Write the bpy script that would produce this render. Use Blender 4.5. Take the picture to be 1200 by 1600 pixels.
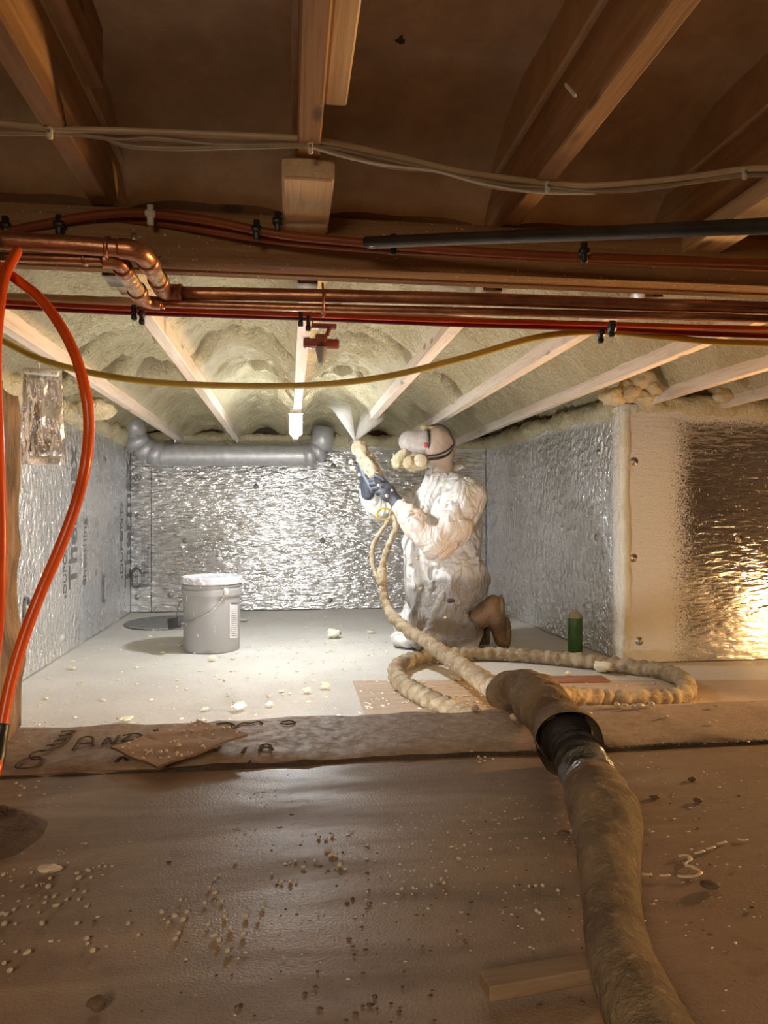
import bpy, bmesh, math, random
import numpy as np
from mathutils import Vector, Matrix, Euler
for o in list(bpy.data.objects): bpy.data.objects.remove(o)
SC = bpy.context.scene; COL = SC.collection
random.seed(7); RNG = np.random.default_rng(7)
PI = math.pi
# ---------------------------------------------------------------- camera
CH = 0.73                      # camera height above the far (lower) floor, z = 0
YAW = math.radians(7.3); F_PX = 1155.0
cam_d = bpy.data.cameras.new('camera'); cam = bpy.data.objects.new('camera', cam_d); COL.objects.link(cam)
cam.location = (0, 0, CH); cam.rotation_euler = (PI/2, 0, -YAW)
cam_d.sensor_fit = 'VERTICAL'; cam_d.sensor_height = 36; cam_d.lens = 36*F_PX/1600
cam_d.clip_start = 0.02; SC.camera = cam
# ---------------------------------------------------------------- world, lamps, exposure
w = bpy.data.worlds.new('world'); SC.world = w; w.use_nodes = True
w.node_tree.nodes['Background'].inputs[0].default_value = (0.5, 0.42, 0.33, 1)
w.node_tree.nodes['Background'].inputs[1].default_value = 0.02
SC.view_settings.view_transform = 'Standard'; SC.view_settings.look = 'None'
SC.view_settings.exposure = 0.30; SC.view_settings.gamma = 1.0; SC.view_settings.use_curve_mapping = False
LED_POWER = 125.0
SC.cycles.volume_bounces = 3              # emission strength of the work light's diffuser
def area(name, loc, target, size, watts, col, spread=3.1416):
    d = bpy.data.lights.new(name, 'AREA'); d.energy = watts; d.color = col; d.size = size; d.shape = 'DISK'; d.spread = spread
    o = bpy.data.objects.new(name, d); COL.objects.link(o); o.location = loc
    o.rotation_euler = (Vector(target)-Vector(loc)).to_track_quat('-Z', 'Y').to_euler(); return o
WARM = (1.0, 0.56, 0.22)
area('warm_lamp_low', (2.80, 2.72, 0.16), (2.3, 3.4, 0.22), 0.10, 4.5, WARM)
area('warm_lamp_high', (2.75, 2.10, 0.70), (0.2, 1.9, 0.7), 0.22, 24, WARM, 1.7)
area('floor_fill', (0.02, 1.90, 0.10), (0.0, 4.2, 1.25), 0.14, 12, (1.0, 0.96, 0.92), 2.6)  # unseen fill added behind the ledge to brighten the far room
area('fill_behind', (-0.5, -1.0, 1.20), (0.15, 0.75, 0.28), 0.6, 4.6, (1.0, 0.76, 0.50), 1.5)  # unseen warm fill added behind the camera for the foreground
# ---------------------------------------------------------------- pixel <-> world
S_, C_ = math.sin(YAW), math.cos(YAW)
RV = np.array([C_, -S_, 0.0]); FV = np.array([S_, C_, 0.0]); UV = np.array([0, 0, 1.0]); CAM = np.array([0, 0, CH])
def ray(px, py): return FV + (px-600)/F_PX*RV + (800-py)/F_PX*UV
def P(px, py, z): return CAM + z*ray(px, py)                  # at camera depth z
def PY(px, py, Y): r = ray(px, py); return CAM + r*(Y/r[1])   # on the plane y = Y
def PX(px, py, X): r = ray(px, py); return CAM + r*(X/r[0])
def PZ(px, py, Z): r = ray(px, py); return CAM + r*((Z-CH)/r[2])
# ---------------------------------------------------------------- noise
def _h(ix, iy, iz, s):
    n = (ix.astype(np.int64)*374761393 + iy.astype(np.int64)*668265263 + iz.astype(np.int64)*2147483647 + s*974634777) & 0xffffffff
    n = ((n ^ (n >> 13))*1274126177) & 0xffffffff
    n = ((n ^ (n >> 15))*2246822519) & 0xffffffff
    return ((n ^ (n >> 16)) & 0xffffff)/float(0xffffff)
def vn(p, s=0):
    p = np.asarray(p, float); i = np.floor(p); f = p-i; f = f*f*(3-2*f); i = i.astype(np.int64)
    r = 0
    for dx in (0, 1):
        for dy in (0, 1):
            for dz in (0, 1):
                wgt = (f[..., 0] if dx else 1-f[..., 0])*(f[..., 1] if dy else 1-f[..., 1])*(f[..., 2] if dz else 1-f[..., 2])
                r = r + wgt*_h(i[..., 0]+dx, i[..., 1]+dy, i[..., 2]+dz, s)
    return r*2-1
def fbm(p, octv=3, s=0, g=0.5):
    a, r, q = 1.0, 0, np.asarray(p, float)
    for k in range(octv): r = r + a*vn(q, s+k*17); a *= g; q = q*2.03+5.1
    return r
# ---------------------------------------------------------------- object bookkeeping
LOC = {}
def mesh_from(name, V, Fs, smooth=True):
    m = bpy.data.meshes.new(name); V = np.asarray(V, float)
    m.from_pydata(V.tolist(), [], [list(map(int, f)) for f in Fs] if not isinstance(Fs, np.ndarray) else Fs.tolist())
    m.polygons.foreach_set('use_smooth', [smooth]*len(m.polygons)); m.update(); return m
def obj(name, geo, mat, parent=None, smooth=None, loc=None, sharp=None):
    """geo = (verts, faces) in world space or a bmesh; links one mesh object"""
    if isinstance(geo, bmesh.types.BMesh):
        V = np.array([v.co[:] for v in geo.verts]); geo.verts.index_update()
        Fs = [[v.index for v in f.verts] for f in geo.faces]; geo.free()
        if smooth is None: smooth = False
    else: V, Fs = geo
    V = np.asarray(V, float)
    if smooth is None: smooth = True
    if loc is None:
        loc = LOC[parent.name] if parent else np.array([(V[:, 0].min()+V[:, 0].max())/2, (V[:, 1].min()+V[:, 1].max())/2, V[:, 2].min()])
    loc = np.asarray(loc, float)
    m = mesh_from(name, V-loc, Fs, smooth); m.materials.append(mat)
    if sharp:
        try: m.set_sharp_from_angle(angle=math.radians(sharp))
        except Exception: pass
    o = bpy.data.objects.new(name, m); COL.objects.link(o); LOC[o.name] = loc
    if parent: o.parent = parent; o.location = Vector(loc-LOC[parent.name])
    else: o.location = Vector(loc)
    return o
def tag(o, label=None, cat=None, group=None, kind=None):
    if label: o['label'] = label
    if cat: o['category'] = cat
    if group: o['group'] = group
    if kind: o['kind'] = kind
    return o
def thing(name, label, cat, loc, group=None):
    o = bpy.data.objects.new(name, None); o.empty_display_size = .05; COL.objects.link(o); o.location = Vector(loc)
    LOC[o.name] = np.asarray(loc, float); return tag(o, label, cat, group)
# ---------------------------------------------------------------- geometry helpers
def merge(*gs):
    V, Fs, n = [], [], 0
    for v, f in gs:
        v = np.asarray(v); V.append(v); Fs += [[int(i)+n for i in q] for q in f]; n += len(v)
    return np.vstack(V), Fs
def box(lo, hi, bev=0.002, rot=None, about=None, segs=1):
    bm = bmesh.new(); bmesh.ops.create_cube(bm, size=1)
    lo, hi = np.asarray(lo, float), np.asarray(hi, float); c = (lo+hi)/2; s = hi-lo
    for v in bm.verts: v.co = Vector((v.co.x*s[0], v.co.y*s[1], v.co.z*s[2]))
    if bev: bmesh.ops.bevel(bm, geom=list(bm.edges), offset=bev, segments=segs, affect='EDGES')
    M = Matrix.Translation(Vector(c))
    if rot is not None: M = Matrix.Translation(Vector(c)) @ Euler(rot).to_matrix().to_4x4()
    bm.transform(M); V = np.array([v.co[:] for v in bm.verts]); bm.verts.index_update()
    Fs = [[v.index for v in f.verts] for f in bm.faces]; bm.free(); return V, Fs
def bar(a, b, wd, ht, up=(0, 0, 1), bev=0.002):
    """box from a to b (centre line), width wd, height ht"""
    a, b = np.asarray(a, float), np.asarray(b, float); d = b-a; L = np.linalg.norm(d); d = d/L
    r = np.cross(d, up); r /= np.linalg.norm(r); u = np.cross(r, d)
    V, Fs = box((-wd/2, 0, -ht/2), (wd/2, L, ht/2), bev)
    return a + V[:, :1]*r + V[:, 1:2]*d + V[:, 2:3]*u, Fs
def spline(pts, n=8):
    p = np.asarray(pts, float); q = np.vstack([2*p[0]-p[1], p, 2*p[-1]-p[-2]]); out = []
    for i in range(1, len(q)-2):
        for t in np.linspace(0, 1, n, endpoint=False):
            a, b, c, d = q[i-1], q[i], q[i+1], q[i+2]
            out.append(.5*((2*b)+(-a+c)*t+(2*a-5*b+4*c-d)*t*t+(-a+3*b-3*c+d)*t**3))
    out.append(q[-2]); return np.array(out)
def resample(p, step):
    s = np.r_[0, np.cumsum(np.linalg.norm(np.diff(p[:, :3], axis=0), axis=1))]; n = max(2, int(s[-1]/step)+1)
    t = np.linspace(0, s[-1], n); return np.array([np.interp(t, s, p[:, k]) for k in range(p.shape[1])]).T, t
def tube(pts, r, segs=12, n=8, step=None, fn=None, caps=True, flat=1.0):
    """pts: control points (optionally a 4th column = radius). fn(P, T, s, ang, rad) -> radius array"""
    p = np.asarray(pts, float)
    if p.shape[1] == 3: p = np.c_[p, np.full(len(p), r)]
    p = spline(p, n) if n > 1 else p
    if step: p, s = resample(p, step)
    else: s = np.r_[0, np.cumsum(np.linalg.norm(np.diff(p[:, :3], axis=0), axis=1))]
    C, R = p[:, :3], p[:, 3]; T = np.gradient(C, axis=0); T /= np.linalg.norm(T, axis=1)[:, None]+1e-12
    N = np.zeros_like(C); u = np.array([0, 0, 1.0]); u = u if abs(T[0] @ u) < .9 else np.array([1.0, 0, 0])
    N[0] = u-T[0]*(u @ T[0]); N[0] /= np.linalg.norm(N[0])
    for i in range(1, len(C)):
        v = N[i-1]-T[i]*(N[i-1] @ T[i]); N[i] = v/np.linalg.norm(v)
    B = np.cross(T, N); ang = np.linspace(0, 2*PI, segs, endpoint=False)
    cs, sn = np.cos(ang), np.sin(ang)
    D = cs[None, :, None]*N[:, None, :]*flat + sn[None, :, None]*B[:, None, :]
    rad = np.repeat(R[:, None], segs, 1)
    if fn is not None: rad = fn(C[:, None, :]+D*rad[..., None], s[:, None]+0*rad, ang[None, :]+0*rad, rad)
    V = (C[:, None, :]+D*rad[..., None]).reshape(-1, 3); m = len(C)
    i = np.arange(m-1)[:, None]*segs; j = np.arange(segs)[None, :]; k = (j+1) % segs
    Fs = np.stack([i+j, i+k, i+segs+k, i+segs+j], -1).reshape(-1, 4).tolist()
    if caps: Fs.append(list(range(segs))[::-1]); Fs.append([(m-1)*segs+q for q in range(segs)])
    return V, Fs
def lathe(prof, c=(0, 0, 0), segs=32, axis=None):
    prof = np.asarray(prof, float); ang = np.linspace(0, 2*PI, segs, endpoint=False)
    V = np.stack([prof[:, :1]*np.cos(ang), prof[:, :1]*np.sin(ang), prof[:, 1:]+0*ang], -1).reshape(-1, 3)
    if axis is not None:
        q = Vector((0, 0, 1)).rotation_difference(Vector(axis)); V = np.array([(q @ Vector(v))[:] for v in V])
    i = np.arange(len(prof)-1)[:, None]*segs; j = np.arange(segs)[None, :]; k = (j+1) % segs
    Fs = np.stack([i+j, i+k, i+segs+k, i+segs+j], -1).reshape(-1, 4).tolist()
    return V+np.asarray(c), Fs
def disp(geo, amp, scale, s=0, octv=3):
    V, Fs = geo; m = mesh_from('t', V, Fs); n = np.empty(len(V)*3); m.vertices.foreach_get('normal', n); n = n.reshape(-1, 3)
    bpy.data.meshes.remove(m); return np.asarray(V)+n*(amp*fbm(np.asarray(V)*scale, octv, s))[:, None], Fs
def grid(x0, x1, y0, y1, step, zf):
    nx, ny = max(2, int((x1-x0)/step)+1), max(2, int((y1-y0)/step)+1)
    X, Y = np.meshgrid(np.linspace(x0, x1, nx), np.linspace(y0, y1, ny)); Z = zf(X, Y)
    V = np.stack([X, Y, Z], -1).reshape(-1, 3); i = np.arange(ny-1)[:, None]*nx; j = np.arange(nx-1)[None, :]
    return V, np.stack([i+j, i+j+1, i+nx+j+1, i+nx+j], -1).reshape(-1, 4)
def blob(c, r, s=0, amp=.25, sc=1.6, sub=2, sq=(1, 1, .6)):
    bm = bmesh.new(); bmesh.ops.create_icosphere(bm, subdivisions=sub, radius=1)
    V = np.array([v.co[:] for v in bm.verts]); bm.verts.index_update(); Fs = [[v.index for v in f.verts] for f in bm.faces]; bm.free()
    V = V*(1+amp*fbm(V*sc+s*3.7, 3, s))[:, None]*np.array(sq)*r; return V+np.asarray(c), Fs
# ---- signed distance modelling + surface nets
def sdf_mesh(fn, lo, hi, h):
    lo, hi = np.asarray(lo, float), np.asarray(hi, float); n = np.ceil((hi-lo)/h).astype(int)+1
    ax = [lo[k]+np.arange(n[k])*h for k in range(3)]; G = np.stack(np.meshgrid(*ax, indexing='ij'), -1).astype(np.float32)
    D = fn(G); neg = D < 0
    cnt = sum(neg[a:n[0]-1+a, b:n[1]-1+b, c:n[2]-1+c].astype(np.int8) for a in (0, 1) for b in (0, 1) for c in (0, 1))
    act = (cnt > 0) & (cnt < 8); idx = -np.ones(act.shape, int); I = np.argwhere(act); idx[act] = np.arange(len(I))
    acc = np.zeros((len(I), 3)); num = np.zeros(len(I))
    cor = [(a, b, c) for a in (0, 1) for b in (0, 1) for c in (0, 1)]
    for p in cor:
        for k in range(3):
            if p[k]: continue
            q = list(p); q[k] = 1
            d0 = D[I[:, 0]+p[0], I[:, 1]+p[1], I[:, 2]+p[2]]; d1 = D[I[:, 0]+q[0], I[:, 1]+q[1], I[:, 2]+q[2]]
            m = (d0 < 0) != (d1 < 0); t = np.where(m, d0/(d0-d1+1e-12), 0)
            pos = np.repeat(np.array(p, float)[None], len(I), 0); pos[:, k] += t
            acc[m] += pos[m]; num[m] += 1
    V = lo+(I+acc/np.maximum(num, 1)[:, None])*h; Fs = []
    for k in range(3):
        a, b = (k+1) % 3, (k+2) % 3
        s0 = [slice(1, -1)]*3; s0[k] = slice(0, -1); s1 = list(s0); s1[k] = slice(1, None)
        x0 = neg[tuple(s0)]; x1 = neg[tuple(s1)]; e = np.argwhere(x0 != x1)
        flip = x0[x0 != x1]; off = np.ones(3, int); off[k] = 0; e = e+off
        def cell(da, db): q = e.copy(); q[:, a] -= da; q[:, b] -= db; return idx[q[:, 0], q[:, 1], q[:, 2]]
        quad = np.stack([cell(1, 1), cell(0, 1), cell(0, 0), cell(1, 0)], 1); quad[~flip] = quad[~flip][:, ::-1]
        Fs.append(quad)
    return V, np.vstack(Fs)
def sd_cap(p, a, b, ra, rb=None):
    rb = ra if rb is None else rb; a, b = np.asarray(a, np.float32), np.asarray(b, np.float32); ab = b-a
    t = np.clip(((p-a) @ ab)/(ab @ ab+1e-9), 0, 1); return np.linalg.norm(p-a-t[..., None]*ab, axis=-1)-(ra+(rb-ra)*t)
def sd_ell(p, c, r, R=None):
    q = p-np.asarray(c, np.float32)
    if R is not None: q = q @ np.asarray(R, np.float32)
    r = np.asarray(r, np.float32); k0 = np.linalg.norm(q/r, axis=-1); k1 = np.linalg.norm(q/(r*r), axis=-1); return k0*(k0-1)/(k1+1e-9)
def smin(a, b, k): h = np.clip(.5+.5*(b-a)/k, 0, 1); return b*(1-h)+a*h-k*h*(1-h)
def smax(a, b, k): return -smin(-a, -b, k)
# ---------------------------------------------------------------- materials
class NT:
    def __init__(s, name):
        s.m = bpy.data.materials.new(name); s.m.use_nodes = True; s.t = s.m.node_tree; s.t.nodes.clear()
        s.out = s.n('ShaderNodeOutputMaterial'); s.b = s.n('ShaderNodeBsdfPrincipled'); s.l(s.b, 0, s.out, 0)
        s.tc = s.n('ShaderNodeTexCoord')
    def n(s, t, **k):
        o = s.t.nodes.new(t)
        for a, v in k.items(): setattr(o, a, v)
        return o
    def l(s, a, ao, b, bi): s.t.links.new(a.outputs[ao], b.inputs[bi])
    def put(s, node, i, v):
        if isinstance(v, tuple) and len(v) == 2 and hasattr(v[0], 'outputs'): s.l(v[0], v[1], node, i)
        else:
            if isinstance(v, (tuple, list)) and len(v) == 3 and node.inputs[i].type == 'RGBA': v = (*v, 1)
            node.inputs[i].default_value = v
    def world(s): return (s.n('ShaderNodeNewGeometry'), 0)
    def co(s, sc=(1, 1, 1), rot=(0, 0, 0), world=False):
        m = s.n('ShaderNodeMapping'); m.inputs['Scale'].default_value = sc; m.inputs['Rotation'].default_value = rot
        s.put(m, 0, s.world() if world else (s.tc, 3)); return (m, 0)
    def noise(s, scale, co=None, det=4, rough=.55, dist=0):
        o = s.n('ShaderNodeTexNoise'); s.put(o, 'Vector', co or (s.tc, 3)); o.inputs['Scale'].default_value = scale
        o.inputs['Detail'].default_value = det; o.inputs['Roughness'].default_value = rough; o.inputs['Distortion'].default_value = dist; return (o, 0)
    def vor(s, scale, co=None, feat='F1'):
        o = s.n('ShaderNodeTexVoronoi', feature=feat); s.put(o, 'Vector', co or (s.tc, 3)); o.inputs['Scale'].default_value = scale; return (o, 0)
    def ramp(s, v, a, b, lo=0.0, hi=1.0, interp='SMOOTHSTEP'):
        o = s.n('ShaderNodeMapRange', interpolation_type=interp); s.put(o, 0, v)
        for i, x in zip((1, 2, 3, 4), (a, b, lo, hi)): o.inputs[i].default_value = x
        return (o, 0)
    def mix(s, f, a, b, mode='MIX'):
        o = s.n('ShaderNodeMix', data_type='RGBA', blend_type=mode); s.put(o, 0, f); s.put(o, 6, a); s.put(o, 7, b); return (o, 2)
    def math(s, op, a, b=0.0):
        o = s.n('ShaderNodeMath', operation=op); s.put(o, 0, a); s.put(o, 1, b); return (o, 0)
    def xyz(s, v): o = s.n('ShaderNodeSeparateXYZ'); s.put(o, 0, v); return o
    def bump(s, h, dist, strength=1.0, prev=None):
        o = s.n('ShaderNodeBump'); s.put(o, 'Height', h); o.inputs['Distance'].default_value = dist; o.inputs['Strength'].default_value = strength
        if prev: s.put(o, 'Normal', prev)
        return (o, 0)
    def done(s, col=None, rough=None, metal=None, normal=None, **k):
        if col is not None: s.put(s.b, 'Base Color', col)
        if rough is not None: s.put(s.b, 'Roughness', rough)
        if metal is not None: s.put(s.b, 'Metallic', metal)
        if normal is not None: s.put(s.b, 'Normal', normal)
        for a, v in k.items(): s.put(s.b, a.replace('_', ' '), v)
        return s.m
def simple(name, c1, c2=None, rough=.6, metal=0.0, ns=12, st=(1, 1, 1), bump=.001, bs=80, **k):
    t = NT(name); c2 = c2 or tuple(x*.7 for x in c1); cc = t.co(st)
    col = t.mix(t.ramp(t.noise(ns, cc), .3, .7), c1, c2)
    return t.done(col, rough, metal, t.bump(t.noise(bs, cc), bump), **k)
def wood(name, c1, c2, axis=1, rough=.65, speck=None):
    t = NT(name); st = [22, 22, 22]; st[axis] = 1.1; cc = t.co(tuple(st), world=True)
    g = t.noise(1.6, cc, 6, .6, .4); g2 = t.noise(7, cc, 4, .6)
    col = t.mix(t.ramp(g, .35, .68), c1, c2); col = t.mix(t.ramp(g2, .5, .75, 0, .45), col, tuple(x*.5 for x in c2))
    st2 = [9, 9, 9]; st2[axis] = 3.5
    kn = t.ramp(t.vor(1.0, t.co(tuple(st2), world=True)), .06, .13, .8, 0); col = t.mix(kn, col, tuple(x*.35 for x in c2))
    dirt = t.ramp(t.noise(9, t.co(world=True), 5, .6), .55, .75, 0, .5); col = t.mix(dirt, col, tuple(x*.55 for x in c1))
    if speck:
        sp = t.ramp(t.noise(150, t.co(world=True), 2), .66, .72); col = t.mix(sp, col, speck)
    return t.done(col, rough, 0, t.bump(g, .0015, .6, t.bump(g2, .0006)))
def foam_mat(name, c1, c2, fine=.003, s=1.0, hollow=False):
    t = NT(name); cw = t.co(world=True); cs = t.co((1, 2.2, 1), world=True)
    a = t.noise(5*s, cw, 5, .6); b = t.noise(38*s, cs, 5, .62, .6); v = t.noise(120*s, cw, 3, .6)
    col = t.mix(t.ramp(a, .35, .7), c1, c2); col = t.mix(t.ramp(b, .52, .75, 0, .35), col, tuple(x*.62 for x in c2))
    if hollow: hv = t.n('ShaderNodeVertexColor', layer_name='hollow'); col = t.mix((hv, 0), col, (.36, .27, .15))  # gouges: brown cut foam, and the shadow inside them put into colour
    return t.done(col, .7, 0, t.bump(b, fine*3.2, .8, t.bump(v, fine)), Specular_IOR_Level=.25)
def foil_mat(name, axis='x', over=None, r0=.22, r1=.40, met=.72, wb=1.0):
    """aluminium faced board: wrinkled, scratched, flecked with foam"""
    t = NT(name); cw = t.co(world=True); st = (2.2, 2.2, 9) if axis == 'x' else (6, 6, 5)
    wr = t.noise(5.0, t.co(st, world=True), 2.5, .5, .35)
    w2 = t.noise(7.0, t.co(st, rot=(.1, .1, .1), world=True), 2, .5, .3)
    big = t.noise(1.3, cw, 3, .5)
    col = t.mix(t.ramp(big, .3, .7), (.84, .85, .86), (.70, .71, .72))
    col = t.mix(t.ramp(w2, .5, .8, 0, .25), col, (.5, .5, .5))
    sp = t.math('MULTIPLY', t.ramp(t.noise(95, t.co((1, 1, .55), world=True), 2, .5), .665, .70), t.ramp(big, .25, .6))
    rough = t.ramp(t.noise(4, cw, 4), .3, .7, r0, r1)
    metal = t.math('SUBTRACT', met, sp); mask = sp; fc = (.80, .78, .70)
    nrm = t.bump(wr, .035*wb, 1.0, t.bump(w2, .008*wb, .8))
    if over:
        m = over(t); grain = t.noise(140, cw, 3, .6)
        m2 = t.ramp(t.math('ADD', m, t.math('MULTIPLY', t.math('SUBTRACT', grain, .5), 1.3)), .46, .66)
        mask = t.math('MAXIMUM', sp, m2); metal = t.math('SUBTRACT', met, mask)
        nrm = t.bump(t.math('MULTIPLY', grain, m2), .006, .8, nrm)
    col = t.mix(mask, col, fc); rgh = t.mix(mask, rough, (.75, .75, .75))
    return t.done(col, rgh, metal, nrm)

M = {}
M['foil_back'] = foil_mat('foil_back', 'x', lambda t: t.ramp((t.xyz(t.world()), 2), 1.12, 1.26, 0, 1.0), .17, .32, .85, .7)
M['foil_left'] = foil_mat('foil_left', 'y', lambda t: t.ramp((t.xyz(t.world()), 2), 1.13, 1.28, 0, 1.0), .20, .38, .70, .9)
M['foil_right'] = foil_mat('foil_right', 'y', lambda t: t.math('MAXIMUM', t.ramp((t.xyz(t.world()), 2), 1.10, 1.27, 0, 1.0), t.ramp((t.xyz(t.world()), 1), 3.60, 3.42, 0, 1)), .18, .34, .74, .8)
M['foil_return'] = foil_mat('foil_return', 'x', lambda t: t.math('MAXIMUM', t.ramp((t.xyz(t.world()), 2), 1.08, 1.25, 0, 1.0), t.ramp((t.xyz(t.world()), 0), 2.15, 1.66, 0, 1.0)), .14, .26, .95, .16)
M['foil_plain'] = simple('foil_plain', (.86, .86, .88), (.75, .75, .78), .22, .8, bump=.01, bs=14)
M['galv'] = simple('galvanised', (.66, .67, .68), (.55, .56, .58), .45, .45, ns=25, bump=.0008)
M['foam'] = foam_mat('spray_foam', (.82, .75, .51), (.71, .63, .39), fine=.009)
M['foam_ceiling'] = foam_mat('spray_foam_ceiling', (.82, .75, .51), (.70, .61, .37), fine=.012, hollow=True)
M['foam_pale'] = foam_mat('spray_foam_pale', (.82, .80, .68), (.72, .68, .52))
M['foam_lump'] = foam_mat('spray_foam_lump', (.64, .56, .37), (.50, .41, .24), s=1.3)
M['wood_front'] = wood('wood_joist_front', (.40, .24, .115), (.26, .14, .06))
M['wood_block'] = wood('wood_block', (.72, .56, .36), (.58, .42, .25))
M['wood_far'] = wood('wood_joist_far', (.78, .69, .60), (.66, .55, .44), speck=(.85, .82, .7))
M['wood_beam'] = wood('wood_beam', (.36, .21, .09), (.25, .135, .055), axis=0, speck=(.8, .7, .45))
M['wood_dark'] = wood('wood_rim', (.24, .125, .055), (.15, .075, .032), axis=0)
M['rubber'] = simple('rubber_black', (.015, .015, .015), (.03, .03, .03), .4)
M['white_plastic'] = simple('white_plastic', (.75, .73, .68), (.65, .62, .56), .4)
M['copper'] = simple('copper', (.58, .29, .17), (.34, .16, .10), .34, .8, ns=16, st=(1, 3, 3), bump=.0006)
M['copper_foamed'] = simple('copper_foamed', (.55, .33, .22), (.80, .70, .50), .3, .8, ns=60, bump=.006, bs=110)
M['pex_orange'] = simple('pex_orange', (.72, .10, .01), (.60, .07, .008), .33, bump=.0002)
M['pex_red'] = simple('pex_red', (.24, .006, .014), (.18, .005, .01), .35, bump=.0002)
M['pex_shaded'] = simple('pex_shaded', (.26, .06, .012), (.20, .045, .01), .5, bump=.0002)  # darker copy of the orange: shadow on the beam face put into colour
M['pex_tan'] = simple('pex_tan', (.55, .20, .07), (.7, .4, .2), .4, bump=.0004)
M['hose_yellow'] = simple('hose_yellow', (.62, .45, .07), (.5, .36, .06), .42, bump=.0004)
M['hose_cream'] = simple('hose_cream', (.72, .58, .36), (.6, .46, .28), .5, bump=.001)
M['cable'] = simple('cable_sheath', (.62, .50, .34), (.5, .38, .25), .4, bump=.0003)
M['cable_grey'] = simple('cable_grey', (.30, .25, .19), (.42, .34, .25), .35, bump=.0003)
M['hinge_red'] = simple('red_plastic', (.17, .028, .014), (.11, .018, .01), .45)
M['steel'] = simple('steel', (.6, .6, .58), (.4, .39, .36), .35, 1.0)
M['letter'] = simple('print_ink', (.10, .10, .11), (.17, .17, .18), .45, bump=0)
M['groove'] = simple('groove_dark', (.05, .035, .025), (.08, .055, .04), .9)
t = NT('kraft_paper'); cw = t.co(world=True)
crease = t.noise(3.0, t.co((.5, 9, 1), world=True), 4, .6, .3); n2 = t.noise(14, cw, 5, .6)
M['paper'] = t.done(t.mix(t.ramp(n2, .3, .7), (.52, .36, .21), (.42, .28, .155)), .62, 0, t.bump(crease, .006, .5, t.bump(t.noise(220, cw, 2), .0008)))
# front slab: brown trowelled concrete with a sheen
t = NT('concrete_brown'); cw = t.co(world=True); arc = t.co((1.2, 5.5, 1), (0, 0, .22), world=True)
a = t.noise(2.2, arc, 5, .55, .6); b = t.noise(30, cw, 6, .65); c = t.noise(240, cw, 3, .6)
col = t.mix(t.ramp(a, .3, .7), (.30, .212, .148), (.21, .146, .10)); col = t.mix(t.ramp(b, .5, .78, 0, .5), col, (.12, .08, .055))
col = t.mix(t.ramp(c, .68, .74, 0, .6), col, (.5, .42, .33))
col = t.mix(t.ramp(t.noise(260, t.co((1, 1, 1), world=True), 2), .30, .25, 0, .8), col, (.06, .04, .03))
M['slab'] = t.done(col, t.ramp(a, .32, .68, .28, .60), 0, t.bump(t.noise(300, cw, 3), .0010, .8), Specular_IOR_Level=.55)
t = NT('concrete_rough'); cw = t.co(world=True); b = t.noise(45, cw, 6, .7); c = t.noise(300, cw, 3)
col = t.mix(t.ramp(b, .3, .7), (.38, .29, .215), (.26, .185, .135)); col = t.mix(t.ramp(c, .6, .7, 0, .6), col, (.42, .36, .3))
M['footing'] = t.done(col, t.ramp(b, .3, .7, .38, .7), 0, t.bump(b, .0014, .8, t.bump(c, .0010)))
t = NT('concrete_pale'); cw = t.co(world=True); a = t.noise(2.5, cw, 5, .6); b = t.noise(60, cw, 5, .6)
col = t.mix(t.ramp(a, .3, .7), (.66, .64, .59), (.58, .555, .51)); col = t.mix(t.ramp(b, .5, .75, 0, .35), col, (.36, .33, .28))
wv = t.ramp(t.noise(110, t.co((1, .5, 1), world=True), 2), .655, .70); col = t.mix(wv, col, (.85, .84, .78))
M['floor'] = t.done(col, .5, 0, t.bump(b, .0014, .6))
M['ply'] = simple('plywood', (.56, .44, .33), (.46, .34, .24), .5, ns=6, st=(1, 6, 1), bump=.0008)
M['jamb'] = simple('jamb_concrete', (.31, .23, .16), (.10, .068, .045), .8, ns=22, st=(1, 1, .4), bump=.014, bs=45)
M['board_offcut'] = wood('board_offcut', (.25, .17, .105), (.18, .12, .07), axis=0)
M['card'] = simple('cardboard', (.42, .28, .17), (.36, .23, .13), .7, ns=5, bump=.0006)
M['card_edge'] = simple('cardboard_edge', (.10, .06, .035), (.2, .13, .08), .8)
t = NT('bucket_grey'); sp = t.ramp(t.noise(55, t.co((1, 1, .35)), 2), .68, .71)
M['bucket'] = t.done(t.mix(sp, (.30, .305, .31), (.8, .78, .7)), .42, 0, t.bump(sp, .002))
t = NT('bucket_lid'); sp = t.ramp(t.noise(40), .52, .6)
M['lid'] = t.done(t.mix(sp, (.50, .52, .56), (.85, .85, .84)), .4, 0, t.bump(sp, .002))
M['paperlabel'] = simple('paper_label', (.62, .62, .62), (.5, .5, .5), .5, ns=60)
M['can_green'] = simple('can_green', (.05, .16, .035), (.03, .10, .02), .35, ns=30)
M['can_top'] = simple('can_top', (.42, .36, .26), (.3, .25, .18), .6)
M['mat_grey'] = simple('sump_cover', (.16, .165, .17), (.3, .3, .3), .6, ns=50)
def hose_m(name, c1, c2, c3):
    t = NT(name); cw = t.co(world=True); a = t.noise(14, cw, 5, .6); b = t.noise(70, cw, 5, .65); c = t.noise(380, cw, 2)
    col = t.mix(t.ramp(a, .35, .65), c1, c2); col = t.mix(t.ramp(b, .55, .7, 0, .8), col, c3)
    return t.done(col, .85, 0, t.bump(b, .008, .9, t.bump(c, .0018)), Specular_IOR_Level=.2)
M['hose'] = hose_m('hose_foamed', (.44, .37, .26), (.28, .215, .135), (.56, .50, .38))
M['sock'] = hose_m('hose_sock', (.26, .19, .115), (.15, .105, .065), (.38, .29, .18))
M['sock_in'] = simple('sock_inside', (.02, .015, .012))
M['tape'] = simple('duct_tape', (.26, .26, .26), (.12, .12, .12), .18, .5, ns=18, bump=.006, bs=45)
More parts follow.
